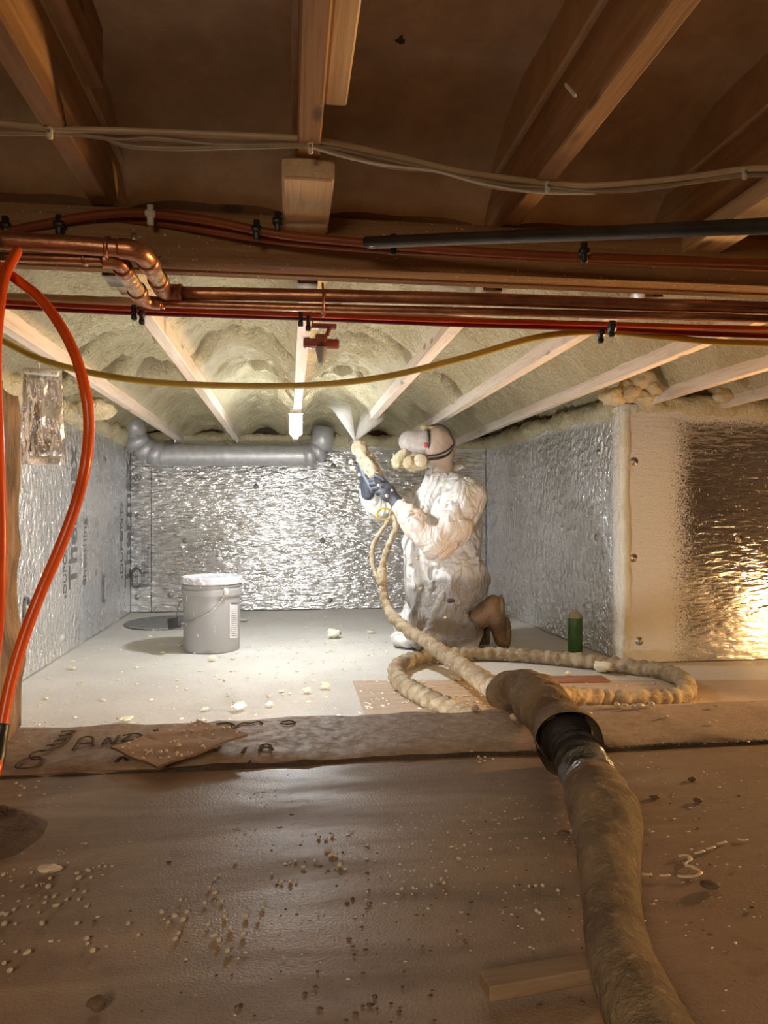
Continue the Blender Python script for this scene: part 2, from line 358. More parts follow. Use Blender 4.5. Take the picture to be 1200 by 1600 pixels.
t = NT('coverall_white'); at = t.n('ShaderNodeVertexColor', layer_name='tint'); cw = t.co()
cr = t.noise(9, t.co((1, 1, .6), (.2, .4, 0)), 3, .55, .5); cr = t.math('ABSOLUTE', t.math('SUBTRACT', cr, .5)); cr = t.ramp(cr, 0, .16, 0, 1, 'LINEAR'); sp = t.ramp(t.noise(120, cw, 2), .68, .73)
M['suit'] = t.done(t.mix(sp, (at, 0), (.75, .68, .48)), .48, 0, t.bump(cr, .012, .9, t.bump(t.noise(40, cw, 3, .6), .004, .7)), Subsurface_Weight=.15, Subsurface_Radius=(.02, .015, .01), Sheen_Weight=.1)
M['skin'] = simple('skin', (.6, .38, .28))
M['glove'] = simple('glove_navy', (.035, .04, .06), (.08, .085, .10), .5, ns=25, bump=.003, bs=60)
t = NT('boot_leather'); sp = t.ramp(t.noise(90), .62, .7, 0, .8)
M['boot'] = t.done(t.mix(sp, t.mix(t.ramp(t.noise(9), .3, .7), (.22, .13, .06), (.13, .075, .035)), (.45, .36, .24)), .6, 0, t.bump(t.noise(50), .002))
M['sole'] = simple('boot_sole', (.22, .15, .08), (.12, .08, .045), .7)
M['visor'] = simple('visor_film', (.46, .42, .41), (.60, .56, .55), .3, ns=40, bump=.002)
M['hoodcloth'] = simple('hood_cloth', (.52, .42, .35), (.44, .34, .27), .7, ns=10, bump=.004, bs=30)
M['red'] = simple('red_print', (.5, .03, .03), (.6, .2, .2), .4)
M['scuff'] = simple('dirt_dark', (.045, .032, .022), (.09, .06, .04), .9, bump=.01)
M['mound'] = simple('mortar_dark', (.15, .105, .075), (.09, .06, .042), .85, ns=20, bump=.01, bs=45)
M['bead'] = simple('foam_bead', (.70, .62, .50), (.58, .48, .38), .4, bump=.0004)
M['chip'] = simple('dirt_chip', (.08, .05, .03), (.16, .10, .06), .8)
M['wall_dark'] = simple('crawlspace_wall', (.20, .13, .085), (.13, .085, .055), .8, ns=3, bump=.01, bs=12)
t = NT('led_diffuser'); t.done((1, 1, 1), .5); t.put(t.b, 'Emission Color', (.90, .96, 1.0)); t.put(t.b, 'Emission Strength', LED_POWER); M['led'] = t.m
# ================================================================ STRUCTURE
JX = [-1.19, -.78, -.37, .04, .455, .84, 1.25, 1.68, 2.09, 2.5, 2.9]    # far joists (16 inch centres)
YB, XL = 5.54, -1.14                                                     # back wall, left wall
SL = 0.285                                                               # top of the front slab
def rightX(Y): return 1.50+(YB-Y)/(YB-3.38)*.10
def grave(x0, x1, y0, y1):
    def zf(X, Y): return .003*fbm(np.stack([X*3, Y*3, 0*X], -1), 3, 3)
    return zf
fl = tag(obj('floor', (lambda g: (g[0], g[1]))(grid(-1.3, 3.05, 1.55, 5.7, .05, grave(0, 0, 0, 0))), M['floor']), kind='structure')
# front slab and footing strip
def slab_z(X, Y):
    return SL-.010 + .0025*fbm(np.stack([X*2.5, Y*2.5, 0*X], -1), 3, 5)
fs = tag(obj('floor', grid(-2.2, 2.6, -1.8, 1.36, .04, slab_z), M['slab']), kind='structure')
def strip():
    nx = 240; xs = np.linspace(-2.2, 2.9, nx); prof = [(1.338, -.02), (1.342, -.002), (1.352, .006), (1.40, .009), (1.5, .010), (1.6, .010), (1.625, .006), (1.634, -.012), (1.636, -.30)]
    V = []
    for i, x in enumerate(xs):
        for j, (y, z) in enumerate(prof):
            e = fbm(np.array([x*9, j*.7, 0]), 3, 8); V.append((x, y+(.009*e if j < 4 or j > 5 else 0)+.012*math.sin(x*1.1), SL-.01+z+(.0035*fbm(np.array([x*14, y*14, 1]), 3, 2) if j < 8 else 0)))
    n = len(prof); Fs = [[i*n+j, (i+1)*n+j, (i+1)*n+j+1, i*n+j+1] for i in range(nx-1) for j in range(n-1)]
    return V, Fs
ft = tag(obj('footing', strip(), M['footing']), kind='structure')
# engraved handwriting in the footing
def stroke(pts, r=.0032):
    w_ = [PZ(x, y, SL+.003) for x, y in pts]; return tube(w_, r, 6, 6, flat=.35)
LET = [[(62, 1182), (45, 1184), (30, 1192), (26, 1199), (40, 1200), (58, 1196), (66, 1187), (60, 1182)],            # O
       [(80, 1172), (62, 1173), (48, 1180), (52, 1186), (70, 1186)],                                                 # C
       [(72, 1165), (98, 1162)], [(88, 1163), (78, 1171), (64, 1174)],                                             # T
       [(84, 1158), (104, 1155), (98, 1161), (78, 1164)], [(92, 1150), (112, 1147), (106, 1152), (90, 1156)],
       [(96, 1143), (118, 1142), (104, 1147)],
       [(114, 1172), (128, 1153), (144, 1152), (146, 1165)], [(124, 1162), (144, 1160)],                            # A
       [(160, 1163), (170, 1152), (176, 1162), (186, 1149)],                                                         # N
       [(190, 1158), (204, 1148)], [(192, 1149), (212, 1146), (221, 1150), (206, 1156), (190, 1159)],                # D
       [(238, 1153), (246, 1139)], [(240, 1141), (252, 1143)],
       [(338, 1131), (356, 1129), (366, 1133)], [(362, 1140), (378, 1130), (392, 1130), (404, 1127), (410, 1131)],
       [(440, 1128), (452, 1126), (461, 1129), (450, 1132), (438, 1130)],
       [(405, 1173), (410, 1164), (420, 1163), (426, 1172)], [(406, 1169), (424, 1168)],
       [(338, 1173), (345, 1166)], [(378, 1176), (384, 1168)], [(180, 1190), (190, 1183), (198, 1188)]]
for L in LET: obj('engraved_stroke', stroke(L), M['groove'], ft)
# dark gritty seam at the front edge of the footing
xs = np.linspace(-1.2, 1.6, 90)
seam = [(x, 1.335+.012*math.sin(x*1.1)+.004*float(fbm(np.array([x*12, 0, 0]), 2, 4)), SL-.010, .0035+.003*abs(float(fbm(np.array([x*6, 2, 0]), 2, 9)))+(.004 if x > -.2 else 0)) for x in xs]
obj('grit_seam', disp(tube(seam, 0, 8, 1), .003, 70, 3), M['scuff'], ft)
# raised mortar patch, lower left
def mound(X, Y):
    c = PZ(-60, 1300, SL); d = np.hypot((X-c[0])/1.1, (Y-c[1])/1.1); r = .100+.012*fbm(np.stack([X*14, Y*14, 0*X], -1), 2, 12)
    return SL-.013 + .016*np.clip((r-d)/.02, 0, 1)+.003*fbm(np.stack([X*30, Y*30, 0*X], -1), 3, 6)*(d < r+.01) - .004*(d >= r+.01)
c = PZ(-60, 1300, SL); tag(obj('mortar_patch', grid(c[0]-.16, c[0]+.16, c[1]-.16, c[1]+.16, .006, mound), M['mound']), 'low crusty dark mortar patch on the slab at the left edge', 'mortar')
# jamb stub at the left of the opening
g = box((-2.3, 1.345, SL-.02), (-.540, 1.615, 1.00), .03, segs=3); bmv = bmesh.new()
jm = bmesh.new(); me = mesh_from('t', *g); jm.from_mesh(me); bpy.data.meshes.remove(me)
bmesh.ops.subdivide_edges(jm, edges=[e for e in jm.edges if e.calc_length() > .1], cuts=14, use_grid_fill=True)
V = np.array([v.co[:] for v in jm.verts]); jm.verts.index_update(); Fj = [[v.index for v in f.verts] for f in jm.faces]; jm.free()
tag(obj('wall_stub', disp((V, Fj), .010, 9, 5), M['jamb'], smooth=True), kind='structure')
# ---- walls of the lower room
def wall(name, lo, hi): return tag(obj(name, box(lo, hi, 0), M['wall_dark']), kind='structure')
wl = wall('wall_left', (XL-.20, 1.62, -.02), (XL-.03, YB+.2, 1.5))
wb = wall('wall_back', (XL-.2, YB+.03, -.02), (1.9, YB+.2, 1.5))
wr = tag(obj('wall_right', bar((1.53+.115, YB+.03, .74), (1.63+.115, 3.44, .74), .16, 1.5, bev=0), M['wall_dark'], smooth=False), kind='structure')
wt = wall('wall_return', (1.64, 3.41, -.02), (3.1, 3.6, 1.5))
wall('wall_far_right', (3.05, -1.8, -.02), (3.2, 3.6, 1.5))
wall('wall_far_left', (-2.35, 1.64, 0), (-1.2, 1.72, 1.7)); wall('wall_behind', (-2.3, -1.95, 0), (3.1, -1.8, 1.7)); wall('wall_far_left', (-2.35, -1.8, 0), (-2.2, 1.7, 1.7))
ZT = 1.245
def boards(parent, mat, spans, thick=.03):
    out = []
    for a, b in spans:                                    # each board lies between two floor points
        a, b = np.array([*a, 0.0]), np.array([*b, 0.0]); d = (b-a)/np.linalg.norm(b-a)
        g = bar(a+d*.0015+[0, 0, ZT/2+.004], b-d*.0015+[0, 0, ZT/2+.004], thick, ZT, bev=.002)
        out.append(obj('insulation_board', g, mat, parent, smooth=False))
    return out
bb = boards(wb, M['foil_back'], [((XL, YB+.015), (-.995, YB+.015)), ((-.995, YB+.015), (1.50, YB+.015))])
bl = boards(wl, M['foil_left'], [((XL-.015, YB), (XL-.015, 4.28)), ((XL-.015, 4.28), (XL-.015, 3.06)), ((XL-.015, 3.06), (XL-.015, 1.85))])
br = boards(wr, M['foil_right'], [((1.515, YB), (1.615, 3.395))])
bt = boards(wt, M['foil_return'], [((1.60, 3.395), (2.82, 3.395)), ((2.82, 3.395), (3.05, 3.395))])
def washer(parent, p, nrm):
    obj('screw_washer', merge(lathe([(0, .007), (.007, .0065), (.009, .002), (.019, .0015), (.021, -.001)], p, 14, nrm)), M['steel'], parent)
for x, y in ((289, 845), (504, 845), (516, 938), (266, 930), (521, 728), (400, 760)): washer(bb[1], PY(x, y, YB-.001), (0, -1, 0))
for x, y in ((215, 807), (214, 933)): washer(bb[0], PY(x, y, YB-.001), (0, -1, 0))
for x, y in ((42, 950), (150, 895), (165, 720)): washer(bl[1], PX(x, y, XL+.001), (1, 0, 0))
for x, y in ((931, 840), (935, 708), (876, 668)):
    X = 1.57; p = PX(x, y, X)
    for _ in range(3): X = rightX(p[1]); p = PX(x, y, X)
    washer(br[0], p, (-1, -.05, 0))
for x, y in ((991, 721), (990, 872), (999, 1002), (1155, 842)): washer(bt[0], PY(x, y, 3.379), (0, -1, 0))
# print on the boards
def text(body, size, origin, xdir, ydir, parent, off=.0, name='printed_text'):
    cu = bpy.data.curves.new('t', 'FONT'); cu.body = body; cu.size = size; cu.offset = off; cu.extrude = .0004; cu.resolution_u = 3
    to = bpy.data.objects.new('t', cu); COL.objects.link(to); dg = bpy.context.evaluated_depsgraph_get()
    me = bpy.data.meshes.new_from_object(to.evaluated_get(dg)); V = np.array([v.co[:] for v in me.vertices]); Fs = [list(p.vertices) for p in me.polygons]
    bpy.data.objects.remove(to); bpy.data.meshes.remove(me)
    x, y = np.asarray(xdir, float), np.asarray(ydir, float); z = np.cross(x, y)
    W = np.asarray(origin)+V[:, :1]*x+V[:, 1:2]*y+V[:, 2:3]*z; return obj(name, (W, Fs), M['letter'], parent, smooth=False)
up, tw = (0, 0, 1), (0, -1, 0)
def on_left(px, py): return PX(px, py, XL+.0015)
text('Thermax', .205, on_left(120, 917), up, tw, bl[1], .004)
text('‹DUPONT›', .075, on_left(104, 935), up, tw, bl[1], .001)
text('Sheathing', .10, on_left(135, 915), up, tw, bl[1])
text('Thermax', .245, on_left(203.5, 915), up, tw, bl[0], .004)
text('‹DUPONT›', .11, on_left(192, 905), up, tw, bl[0], .001)
text('®', .07, PY(209, 752, YB-.0015), (1, 0, 0), up, bb[0], .001)
def oval(px, py0, py1, parent, r=.028, fn=None):
    a, b = (fn or (lambda x, y: PY(x, y, YB-.001)))(px, py0), (fn or (lambda x, y: PY(x, y, YB-.001)))(px, py1)
    hd = np.array([1.0, 0, 0]) if fn is None else np.array([0, 1.0, 0]); pts = []
    for k in range(25):
        t_ = 2*PI*k/24; s = math.copysign(1, math.sin(t_)); c_ = a if s > 0 else b
        pts.append(c_+(np.array([0, -.006, 0]) if fn is None else np.array([.006, 0, 0]))+hd*r*math.cos(t_)+np.array([0, 0, (r if s > 0 else r)*math.sin(t_)]))
    obj('printed_logo', tube(pts, .0065, 6, 1, caps=False, flat=1), M['letter'], parent).scale = (1, 1, 1)
oval(213, 894, 912, bb[0])
text('DUPONT', .036, PY(215.2, 913, YB-.0015), up, (-1, 0, 0), bb[0])
for k in range(4): text('rigid foam board insulation  see installation instructions', .017, PY(223+k*3, 917, YB-.0015), up, (-1, 0, 0), bb[0])
oval(40, 945, 985, bl[1], .03, lambda x, y: PX(x, y, XL+.001))
oval(161, 902, 937, bl[1], .012, lambda x, y: PX(x, y, XL+.001))
obj('barcode_sticker', bar(on_left(96, 997), on_left(101, 997)+np.array([0, .02, 0]), .002, .035, bev=0), M['paperlabel'], bl[1])
# ---- spray foam ceiling of the lower room
GOUGE = [(PZ(x, y, zz), a, b, d) for x, y, zz, a, b, d in ((395, 566, 1.41, .13, .11, .10), (540, 574, 1.41, .10, .10, .09), (455, 566, 1.41, .06, .08, .07), (575, 580, 1.40, .05, .07, .07),
         (255, 566, 1.41, .11, .11, .10), (165, 548, 1.40, .10, .10, .09), (700, 578, 1.41, .09, .11, .09), (350, 508, 1.41, .26, .07, .05), (620, 506, 1.41, .22, .07, .05), (545, 520, 1.41, .12, .06, .05), (885, 600, 1.41, .10, .14, .05), (150, 505, 1.41, .20, .06, .05))]
JA = np.array(JX); HOL = [None]
def ceil_z(X, Y):
    d = np.abs(X[..., None]-JA).min(-1); t_ = np.clip((d-.019)/.187, 0, 1)
    z = 1.235+.045+.135*(1-(1-t_)**2.2)
    q = np.stack([X, Y, 0*X], -1); z = z+.020*fbm(q*5, 3, 21)*np.clip(t_*4, .2, 1)+.010*fbm(q*np.array([20, 38, 1]), 4, 31)*np.clip(t_*5, .15, 1)
    z = z-.022*np.clip(fbm(q*np.array([7, 13, 1]), 3, 41), 0, 1)*np.clip(t_*4, 0, 1)
    for c_, a, b, dp in GOUGE:
        e = np.hypot((X-c_[0])/a, (Y-c_[1])/b)+.28*fbm(q*18, 3, 51); far = np.clip((Y-c_[1])/b, -1, 1)
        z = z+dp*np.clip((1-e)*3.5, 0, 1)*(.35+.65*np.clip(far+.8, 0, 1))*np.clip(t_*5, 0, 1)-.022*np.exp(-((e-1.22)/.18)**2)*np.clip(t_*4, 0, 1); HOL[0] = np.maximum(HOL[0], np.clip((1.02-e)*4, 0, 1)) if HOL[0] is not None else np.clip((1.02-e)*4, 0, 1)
    z = z-.07*np.clip((Y-5.25)/.3, 0, 1)**2*np.clip(t_*3, 0, 1)-.10*np.clip((XL+.18-X)/.18, 0, 1)**2-.03*np.clip((1.80-Y)/.1, 0, 1)
    return z
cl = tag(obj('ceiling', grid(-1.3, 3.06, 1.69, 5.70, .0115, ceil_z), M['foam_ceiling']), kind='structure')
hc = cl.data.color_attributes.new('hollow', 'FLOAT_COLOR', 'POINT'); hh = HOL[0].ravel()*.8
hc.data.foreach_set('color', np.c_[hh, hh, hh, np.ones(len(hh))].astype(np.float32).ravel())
for i, x in enumerate(JX):
    g = box((x-.019, 1.66, 1.235), (x+.019, 5.53, 1.45), .002)
    obj('joist', g, M['wood_far'], cl, smooth=False)
# foam beads at wall tops and corner lumps
def foam_rope(pts, r, name, parent, amp=.35, mat='foam'):
    def fn(Pp, s, an, rad): return rad*(1+amp*fbm(Pp*11, 4, 13)+.15*fbm(Pp*40, 2, 5))
    return obj(name, tube(pts, r, 20, 8, step=.012, fn=fn), M[mat], parent)
foam_rope([(XL-.02, 1.75, 1.25), (XL-.01, 3.2, 1.25), (XL, 5.5, 1.25)], .055, 'foam_bead_line', cl)
foam_rope([(XL, YB-.01, 1.26), (.3, YB-.01, 1.265), (1.5, YB-.01, 1.26)], .045, 'foam_bead_line', cl)
foam_rope([(1.52, YB, 1.255), (1.57, 4.4, 1.255), (1.62, 3.5, 1.25)], .052, 'foam_bead_line', cl)
foam_rope([(1.66, 3.40, 1.25), (2.2, 3.40, 1.245), (3.0, 3.40, 1.25)], .05, 'foam_bead_line', cl, .4)
foam_rope([(1.600, 3.390, 0), (1.606, 3.385, .4), (1.602, 3.388, .8), (1.606, 3.39, 1.25)], .024, 'foam_corner', wt, .10, 'foam_pale')
for x, y, r, q in ((1000, 592, .055, 1), (1018, 606, .045, 2), (985, 612, .05, 3), (960, 620, .05, 4), (1005, 622, .04, 5), (1130, 618, .035, 6), (215, 700, .055, 7), (110, 600, .06, 8), (150, 640, .06, 9)):
    c_ = P(x, y, 3.25) if x > 800 else (P(x, y, 5.2) if x == 215 else P(x, y, 3.4))
    obj('foam_lump', blob(c_, r, q, .3, 2, 3, (1.2, 1, .9)), M['foam_lump' if x > 800 else 'foam'], cl)
# ---- front ceiling: paper faced bays, joists
FJ = [-.775, -.365, .032, .462, .865, 1.27, 1.68, -1.19, -1.6]
FA = np.array(sorted(FJ))
def paper_z(X, Y):
    d = np.abs(X[..., None]-FA).min(-1); t_ = np.clip((d-.02)/.18, 0, 1)
    q = np.stack([X, Y, 0*X], -1)
    z = 1.565-.03*(1-t_)**3-.012*t_+.006*fbm(q*np.array([2, 6, 1]), 3, 61)
    for yc, am in ((.98, .008), (1.03, .010), (1.10, .009), (1.20, .007), (.75, .006), (.5, .006), (1.36, .008)):
        z = z-.8*am*np.exp(-((Y-yc-.012*np.sin(X*9+yc*40))/.007)**2)*(.5+.5*np.clip(fbm(q*np.array([5, 1, 1]), 2, int(yc*100)), 0, 1))
    return z-.15*np.clip((Y-1.35)/.32, 0, 1)**1.5
cf = tag(obj('ceiling', grid(-2.3, 3.1, -1.8, 1.68, .012, paper_z), M['paper']), kind='structure')
for x in FJ:
    obj('joist', box((x-.019, -1.8, 1.33), (x+.019, 1.655, 1.60), .003), M['wood_front'], cf, smooth=False)
    g = box((x-.030, -1.8, 1.445), (x+.030, 1.655, 1.60), .004)
    nx = x
    obj('paper_flange', disp(g, .002, 10, 3), M['paper'], cf, smooth=False)
obj('sister_board', box((.055, .2, 1.372), (.090, 1.17, 1.60), .003), M['wood_block'], cf, smooth=False)
obj('sister_board', box((-.344, -1, 1.445), (-.312, 1.3, 1.60), .003), M['wood_front'], cf, smooth=False)
tag(obj('rim_board', box((-2.3, 1.665, 1.345), (3.05, 1.700, 1.62), .002), M['wood_dark'], smooth=False), kind='structure')
for x, w_ in ((.032, .089), (.885, .089)):
    y1 = 1.50; obj('packing_block', box((x-.0445, 1.255 if x < .5 else 1.13, 1.292), (x+.0445, 1.505, 1.3299), .004, segs=2), M['wood_block'], cf, smooth=False)
# ---- built-up beam (three plies)
bmroot = bpy.data.objects.new('beam', None); COL.objects.link(bmroot); LOC[bmroot.name] = np.array([.3, 1.56, 1.225]); bmroot.location = (.3, 1.56, 1.225); tag(bmroot, kind='structure')
for k in range(3):
    y0 = 1.500+k*.0295; dz = (0, .002, -.001)[k]
    obj('beam_ply', box((-2.3, y0, 1.225+dz), (3.05, y0+.0285, 1.327), .0022), M['wood_beam'], bmroot, smooth=False)
# joist hangers under the beam
for k, x in enumerate((.455, .84, .04, 1.25, -.37)):
    h_ = thing('joist_hanger', '', 'bracket', (x, 1.645, 1.222), 'metal hangers under the joist ends')
    h_['label'] = ['steel joist hanger behind the pipes above the centre of the copper run', 'steel joist hanger at the right end of the copper pipes', 'steel joist hanger above the red tee handle', 'steel joist hanger nearest the right edge', 'steel joist hanger beside the copper elbows'][k]
    obj('seat', box((x-.021, 1.622, 1.2285), (x+.021, 1.70, 1.2305), .0005), M['steel'], h_)
    for s in (-1, 1): obj('side_flange', box((x+s*.0215-.001, 1.622, 1.2285), (x+s*.0215+.001, 1.70, 1.33), .0004), M['steel'], h_)
# ================================================================ PIPES, TUBES, CABLES
def bits(V0, mat, parent, name, rng=(0, 1)): pass
LB = 'copper pipe'
# two copper runs: along the beam face, an offset back under the beam, then along to the right
big = [P(-60, 372, 1.27), P(0, 376, 1.275), P(90, 381, 1.285), P(160, 386, 1.295), P(185, 388, 1.30)]
cp = thing('copper_pipe', 'larger copper water pipe with offset elbows, on the beam at left then under it', 'pipe', big[1], 'copper pipes under the beam')
def run(root, parts, rr, joints):
    parts[-1][1].append(parts[-1][1][-1]+np.array([1.7, .02, 0])); parts[0][1].insert(0, parts[0][1][0]+np.array([-1.3, 0, 0]))
    for nm, pts, m, r in parts: obj(nm, tube(pts, r, 18, 8), M[m], root)
    for a, b, r in joints: obj('coupling', tube([a, (np.asarray(a)+b)/2, b], r, 18, 1), M['copper'], root)
e1 = [P(185, 388, 1.30), P(208, 391, 1.305), P(224, 399, 1.32), P(233, 412, 1.35)]
d1 = [P(233, 412, 1.35), P(249, 441, 1.46)]
e2 = [P(249, 441, 1.46), P(254, 452, 1.50), P(264, 457, 1.525), P(284, 458, 1.53)]
r1 = [P(284, 458, 1.53), P(500, 462, 1.545), P(760, 468, 1.57), P(1000, 476, 1.59), P(1260, 484, 1.60)]
run(cp, [('pipe_length', big, 'copper', .0158), ('elbow', e1, 'copper', .0178), ('pipe_length', d1, 'copper_foamed', .0160), ('elbow', e2, 'copper', .0178), ('pipe_length', r1, 'copper', .0136)], 0,
    [(P(165, 386, 1.295), P(171, 387, 1.296), .0190), (P(229, 405, 1.335), P(235, 416, 1.36), .0195), (P(246, 436, 1.44), P(250, 443, 1.465), .0195), (P(279, 458, 1.53), P(285, 458, 1.53), .0185)])
sm = [P(-60, 399, 1.30), P(0, 401, 1.30), P(120, 405, 1.31), P(160, 406, 1.315)]
cp2 = thing('copper_pipe', 'thinner copper water pipe below the larger one, with a foam-speckled offset between elbows', 'pipe', sm[1], 'copper pipes under the beam')
e1 = [P(160, 406, 1.315), P(176, 407, 1.32), P(187, 412, 1.33), P(193, 421, 1.35)]
d1 = [P(193, 421, 1.35), P(217, 458, 1.46)]
e2 = [P(217, 458, 1.46), P(222, 467, 1.50), P(232, 472, 1.52), P(250, 474, 1.53)]
r1 = [P(250, 474, 1.53), P(500, 481, 1.545), P(760, 487, 1.57), P(1000, 493, 1.59), P(1260, 501, 1.60)]
run(cp2, [('pipe_length', sm, 'copper', .0078), ('elbow', e1, 'copper', .0145), ('pipe_length', d1, 'copper_foamed', .0155), ('elbow', e2, 'copper', .0135), ('pipe_length', r1, 'copper', .0085)], 0,
    [(P(131, 405, 1.312), P(135, 405, 1.312), .0125), (P(190, 416, 1.34), P(195, 424, 1.36), .0175), (P(213, 452, 1.445), P(218, 460, 1.465), .0185), (P(252, 474, 1.53), P(256, 474, 1.53), .012)])
h_ = thing('pipe_hanger', 'wire pipe hanger looped round the copper pipes below the middle of the beam', 'hanger', PY(504, 460, 1.53))
obj('wire', tube([PY(504, 443, 1.55), PY(505, 460, 1.51), PY(505, 480, 1.51), PY(502, 492, 1.53)], .0025, 8), M['copper'], h_)
obj('ring', tube([PY(500, 492, 1.53), PY(505, 494, 1.51), PY(507, 488, 1.50)], .0022, 8), M['copper'], h_)
tag(obj('nail', tube([P(251, 400, 1.40), P(240, 425, 1.36)], .0018, 8, 1), M['steel']), 'bent nail sticking out beside the large copper elbow', 'nail')
tag(obj('pipe_strap', box(P(209, 374, 1.38)-[.005, .002, .012], P(209, 374, 1.38)+[.005, .002, .012], .001), M['steel']), 'small metal strap above the large copper elbow', 'bracket')
# PEX tubes and hoses behind the copper
def line(name, pts, r, mat, label, cat='tube', **k):
    pts = [np.asarray(a, float) for a in pts]
    if pts[-1][0] > .55:                                     # runs that leave the frame carry on to the right
        d = pts[-1]-pts[-2]; d /= np.linalg.norm(d); e = pts[-1]
        if name in ('black_conduit', 'thin_rod'): pts += [e+d*s_ for s_ in (.15, .4, .7, 1.0)]
        else: f = e+d*.10; pts += [f]+[f+np.array([s_, 0, 0]) for s_ in (.15, .4, .8, 1.2, 1.5)]
    if pts[0][0] < -.45 and len(pts) > 3 and abs(pts[1][2]-pts[0][2]) < .06 and label[:6] != 'bright':
        d = pts[0]-pts[1]; d /= np.linalg.norm(d); f = pts[0]+d*.08; pts = [f+np.array([-s_, 0, 0]) for s_ in (1.1, .8, .4, .15)]+[f]+pts
    return tag(obj(name, tube(pts, r, 12, 8, **k), M[mat]), label, cat)
def wavy(Pp, s, a, rad): return rad*(1+.12*fbm(Pp*30, 2, 3))
line('cream_tube', [P(-40, 462, 1.72), P(0, 465, 1.72), P(100, 469, 1.72), P(210, 474, 1.72), P(480, 490, 1.74), P(800, 506, 1.78), P(1000, 512, 1.84), P(1250, 522, 1.90)], .0125, 'hose_cream', 'thick cream tube behind the copper pipes, widest at the left', fn=wavy)
line('red_tube', [P(-40, 476, 1.66), P(0, 478, 1.66), P(110, 484, 1.66), P(230, 489, 1.66), P(480, 497, 1.68), P(700, 506, 1.70), P(930, 513, 1.73), P(1040, 519, 1.76), P(1250, 527, 1.80)], .0066, 'pex_red', 'dark red plastic water tube under the copper pipes')
line('orange_tube', [P(-40, 470, 1.62), P(0, 472, 1.62), P(200, 482, 1.62), P(480, 492, 1.64), P(700, 500, 1.68), P(930, 506, 1.70), P(1100, 511, 1.74), P(1250, 514, 1.78)], .0060, 'pex_orange', 'orange plastic water tube between the copper and the dark red tube')
line('air_hose', [P(-60, 510, 1.72), P(0, 531, 1.73), P(60, 560, 1.74), P(130, 580, 1.75), P(220, 595, 1.76), P(330, 602, 1.77), P(480, 602, 1.78), P(600, 589, 1.78), P(720, 560, 1.77), P(840, 527, 1.76), P(940, 518, 1.76), P(1040, 527, 1.77), P(1120, 534, 1.78), P(1250, 539, 1.79)], .0078, 'hose_yellow', 'yellow air hose sagging in a long curve below the joists', 'hose')
# black double clips
for (x, y), lb in zip(((217, 488), (477, 498), (948, 515)), ('black tube clip left of the others, under the copper elbows', 'black tube clip in the middle, over the red tee handle', 'black tube clip at the right, where the yellow hose meets the tubes')):
    c_ = thing('tube_clip', lb, 'clip', P(x, y, 1.60), 'black clips holding the tubes')
    for dx, dy, rr in (((-7, -3, .010), (5, 4, .010)) if x < 900 else ((8, -4, .0115), (-9, 6, .0085))):
        q = P(x+dx, y+dy, 1.60)
        obj('band', tube([q+[-.0045, 0, 0], q+[.0045, 0, 0]], rr*1.25, 14, 1), M['rubber'], c_)
        obj('jaw', box(q+[-.006, -.006, -.021], q+[.005, .006, -.010], .0015), M['rubber'], c_)
# tubes clipped along the beam face, dim
line('orange_tube', [P(-40, 372, 1.42), P(60, 352, 1.42), P(150, 336, 1.42), P(230, 333, 1.42), P(330, 345, 1.42), P(430, 365, 1.42), P(520, 375, 1.43), P(700, 390, 1.44), P(900, 401, 1.45), P(1240, 412, 1.45)], .0085, 'pex_shaded', 'dim orange tube clipped along the dark face of the beam')
line('orange_tube', [P(-40, 350, 1.45), P(100, 343, 1.45), P(240, 348, 1.45), P(450, 378, 1.45), P(700, 396, 1.455), P(1240, 420, 1.46)], .0075, 'pex_shaded', 'second dim tube on the beam face just below the first')
for k, (x, y) in enumerate(((8, 352), (92, 350), (235, 334), (401, 358), (434, 345), (913, 393), (615, 380))):
    q = P(x, y, 1.415)
    tag(obj('tube_clip', merge(box(q+[-.006, -.004, -.022], q+[.006, .006, .018], .002), box(q+[-.010, -.006, -.006], q+[.010, .008, .006], .002)), M['rubber' if k != 2 else 'white_plastic']),
        ['black clip at the left edge of the beam face', 'black clip slanting over the tube above the large copper pipe', 'pale coupling on the dim orange tube above the copper elbow', 'black clip on the beam face left of the packing block', 'black clip on the beam face just under the packing block', 'black clip on the beam face right of centre', 'black strap across the beam face at its middle'][k], 'clip', 'clips along the beam face')
line('black_conduit', [P(572, 378, 1.40), P(700, 373, 1.28), P(900, 365, 1.10), P(1080, 358, .97), P(1260, 350, .87)], .0100, 'rubber', 'straight black conduit rising towards the right edge in front of the beam', 'conduit')
line('thin_rod', [P(575, 386, 1.41), P(700, 380, 1.29), P(900, 373, 1.11), P(1080, 366, .98), P(1260, 360, .88)], .0035, 'cable_grey', 'thin grey cable lying under the straight black conduit', 'cable')
# cables across the front joists
cab = [((-40, 193), (80, 205), (200, 209), (330, 214), (485, 222), (560, 236), (640, 254), (730, 274), (855, 290), (930, 294)), ((930, 294), (1060, 285), (1165, 270), (1240, 270))]
def cz(x): return np.interp(x, [-40, 78, 485, 855, 1165, 1240], [1.16, 1.165, 1.215, 1.355, 1.30, 1.29])-.008
line('electrical_cable', [P(x, y-4, cz(x)) for x, y in cab[0]]+[P(x, y-6, cz(x)) for x, y in cab[1][1:]], .0058, 'cable', 'widest cream flat cable strung across the front joists', 'cable', flat=.9)
line('electrical_cable', [P(x, y, cz(x)+.006) for x, y in ((-40, 208), (80, 209), (150, 212), (200, 228), (280, 232), (380, 230), (485, 229), (540, 244), (620, 262), (700, 268), (770, 292), (855, 299), (960, 298), (1080, 285), (1165, 274), (1240, 276))], .0036, 'cable_grey', 'grey cable sagging just below the cream one between joists', 'cable')
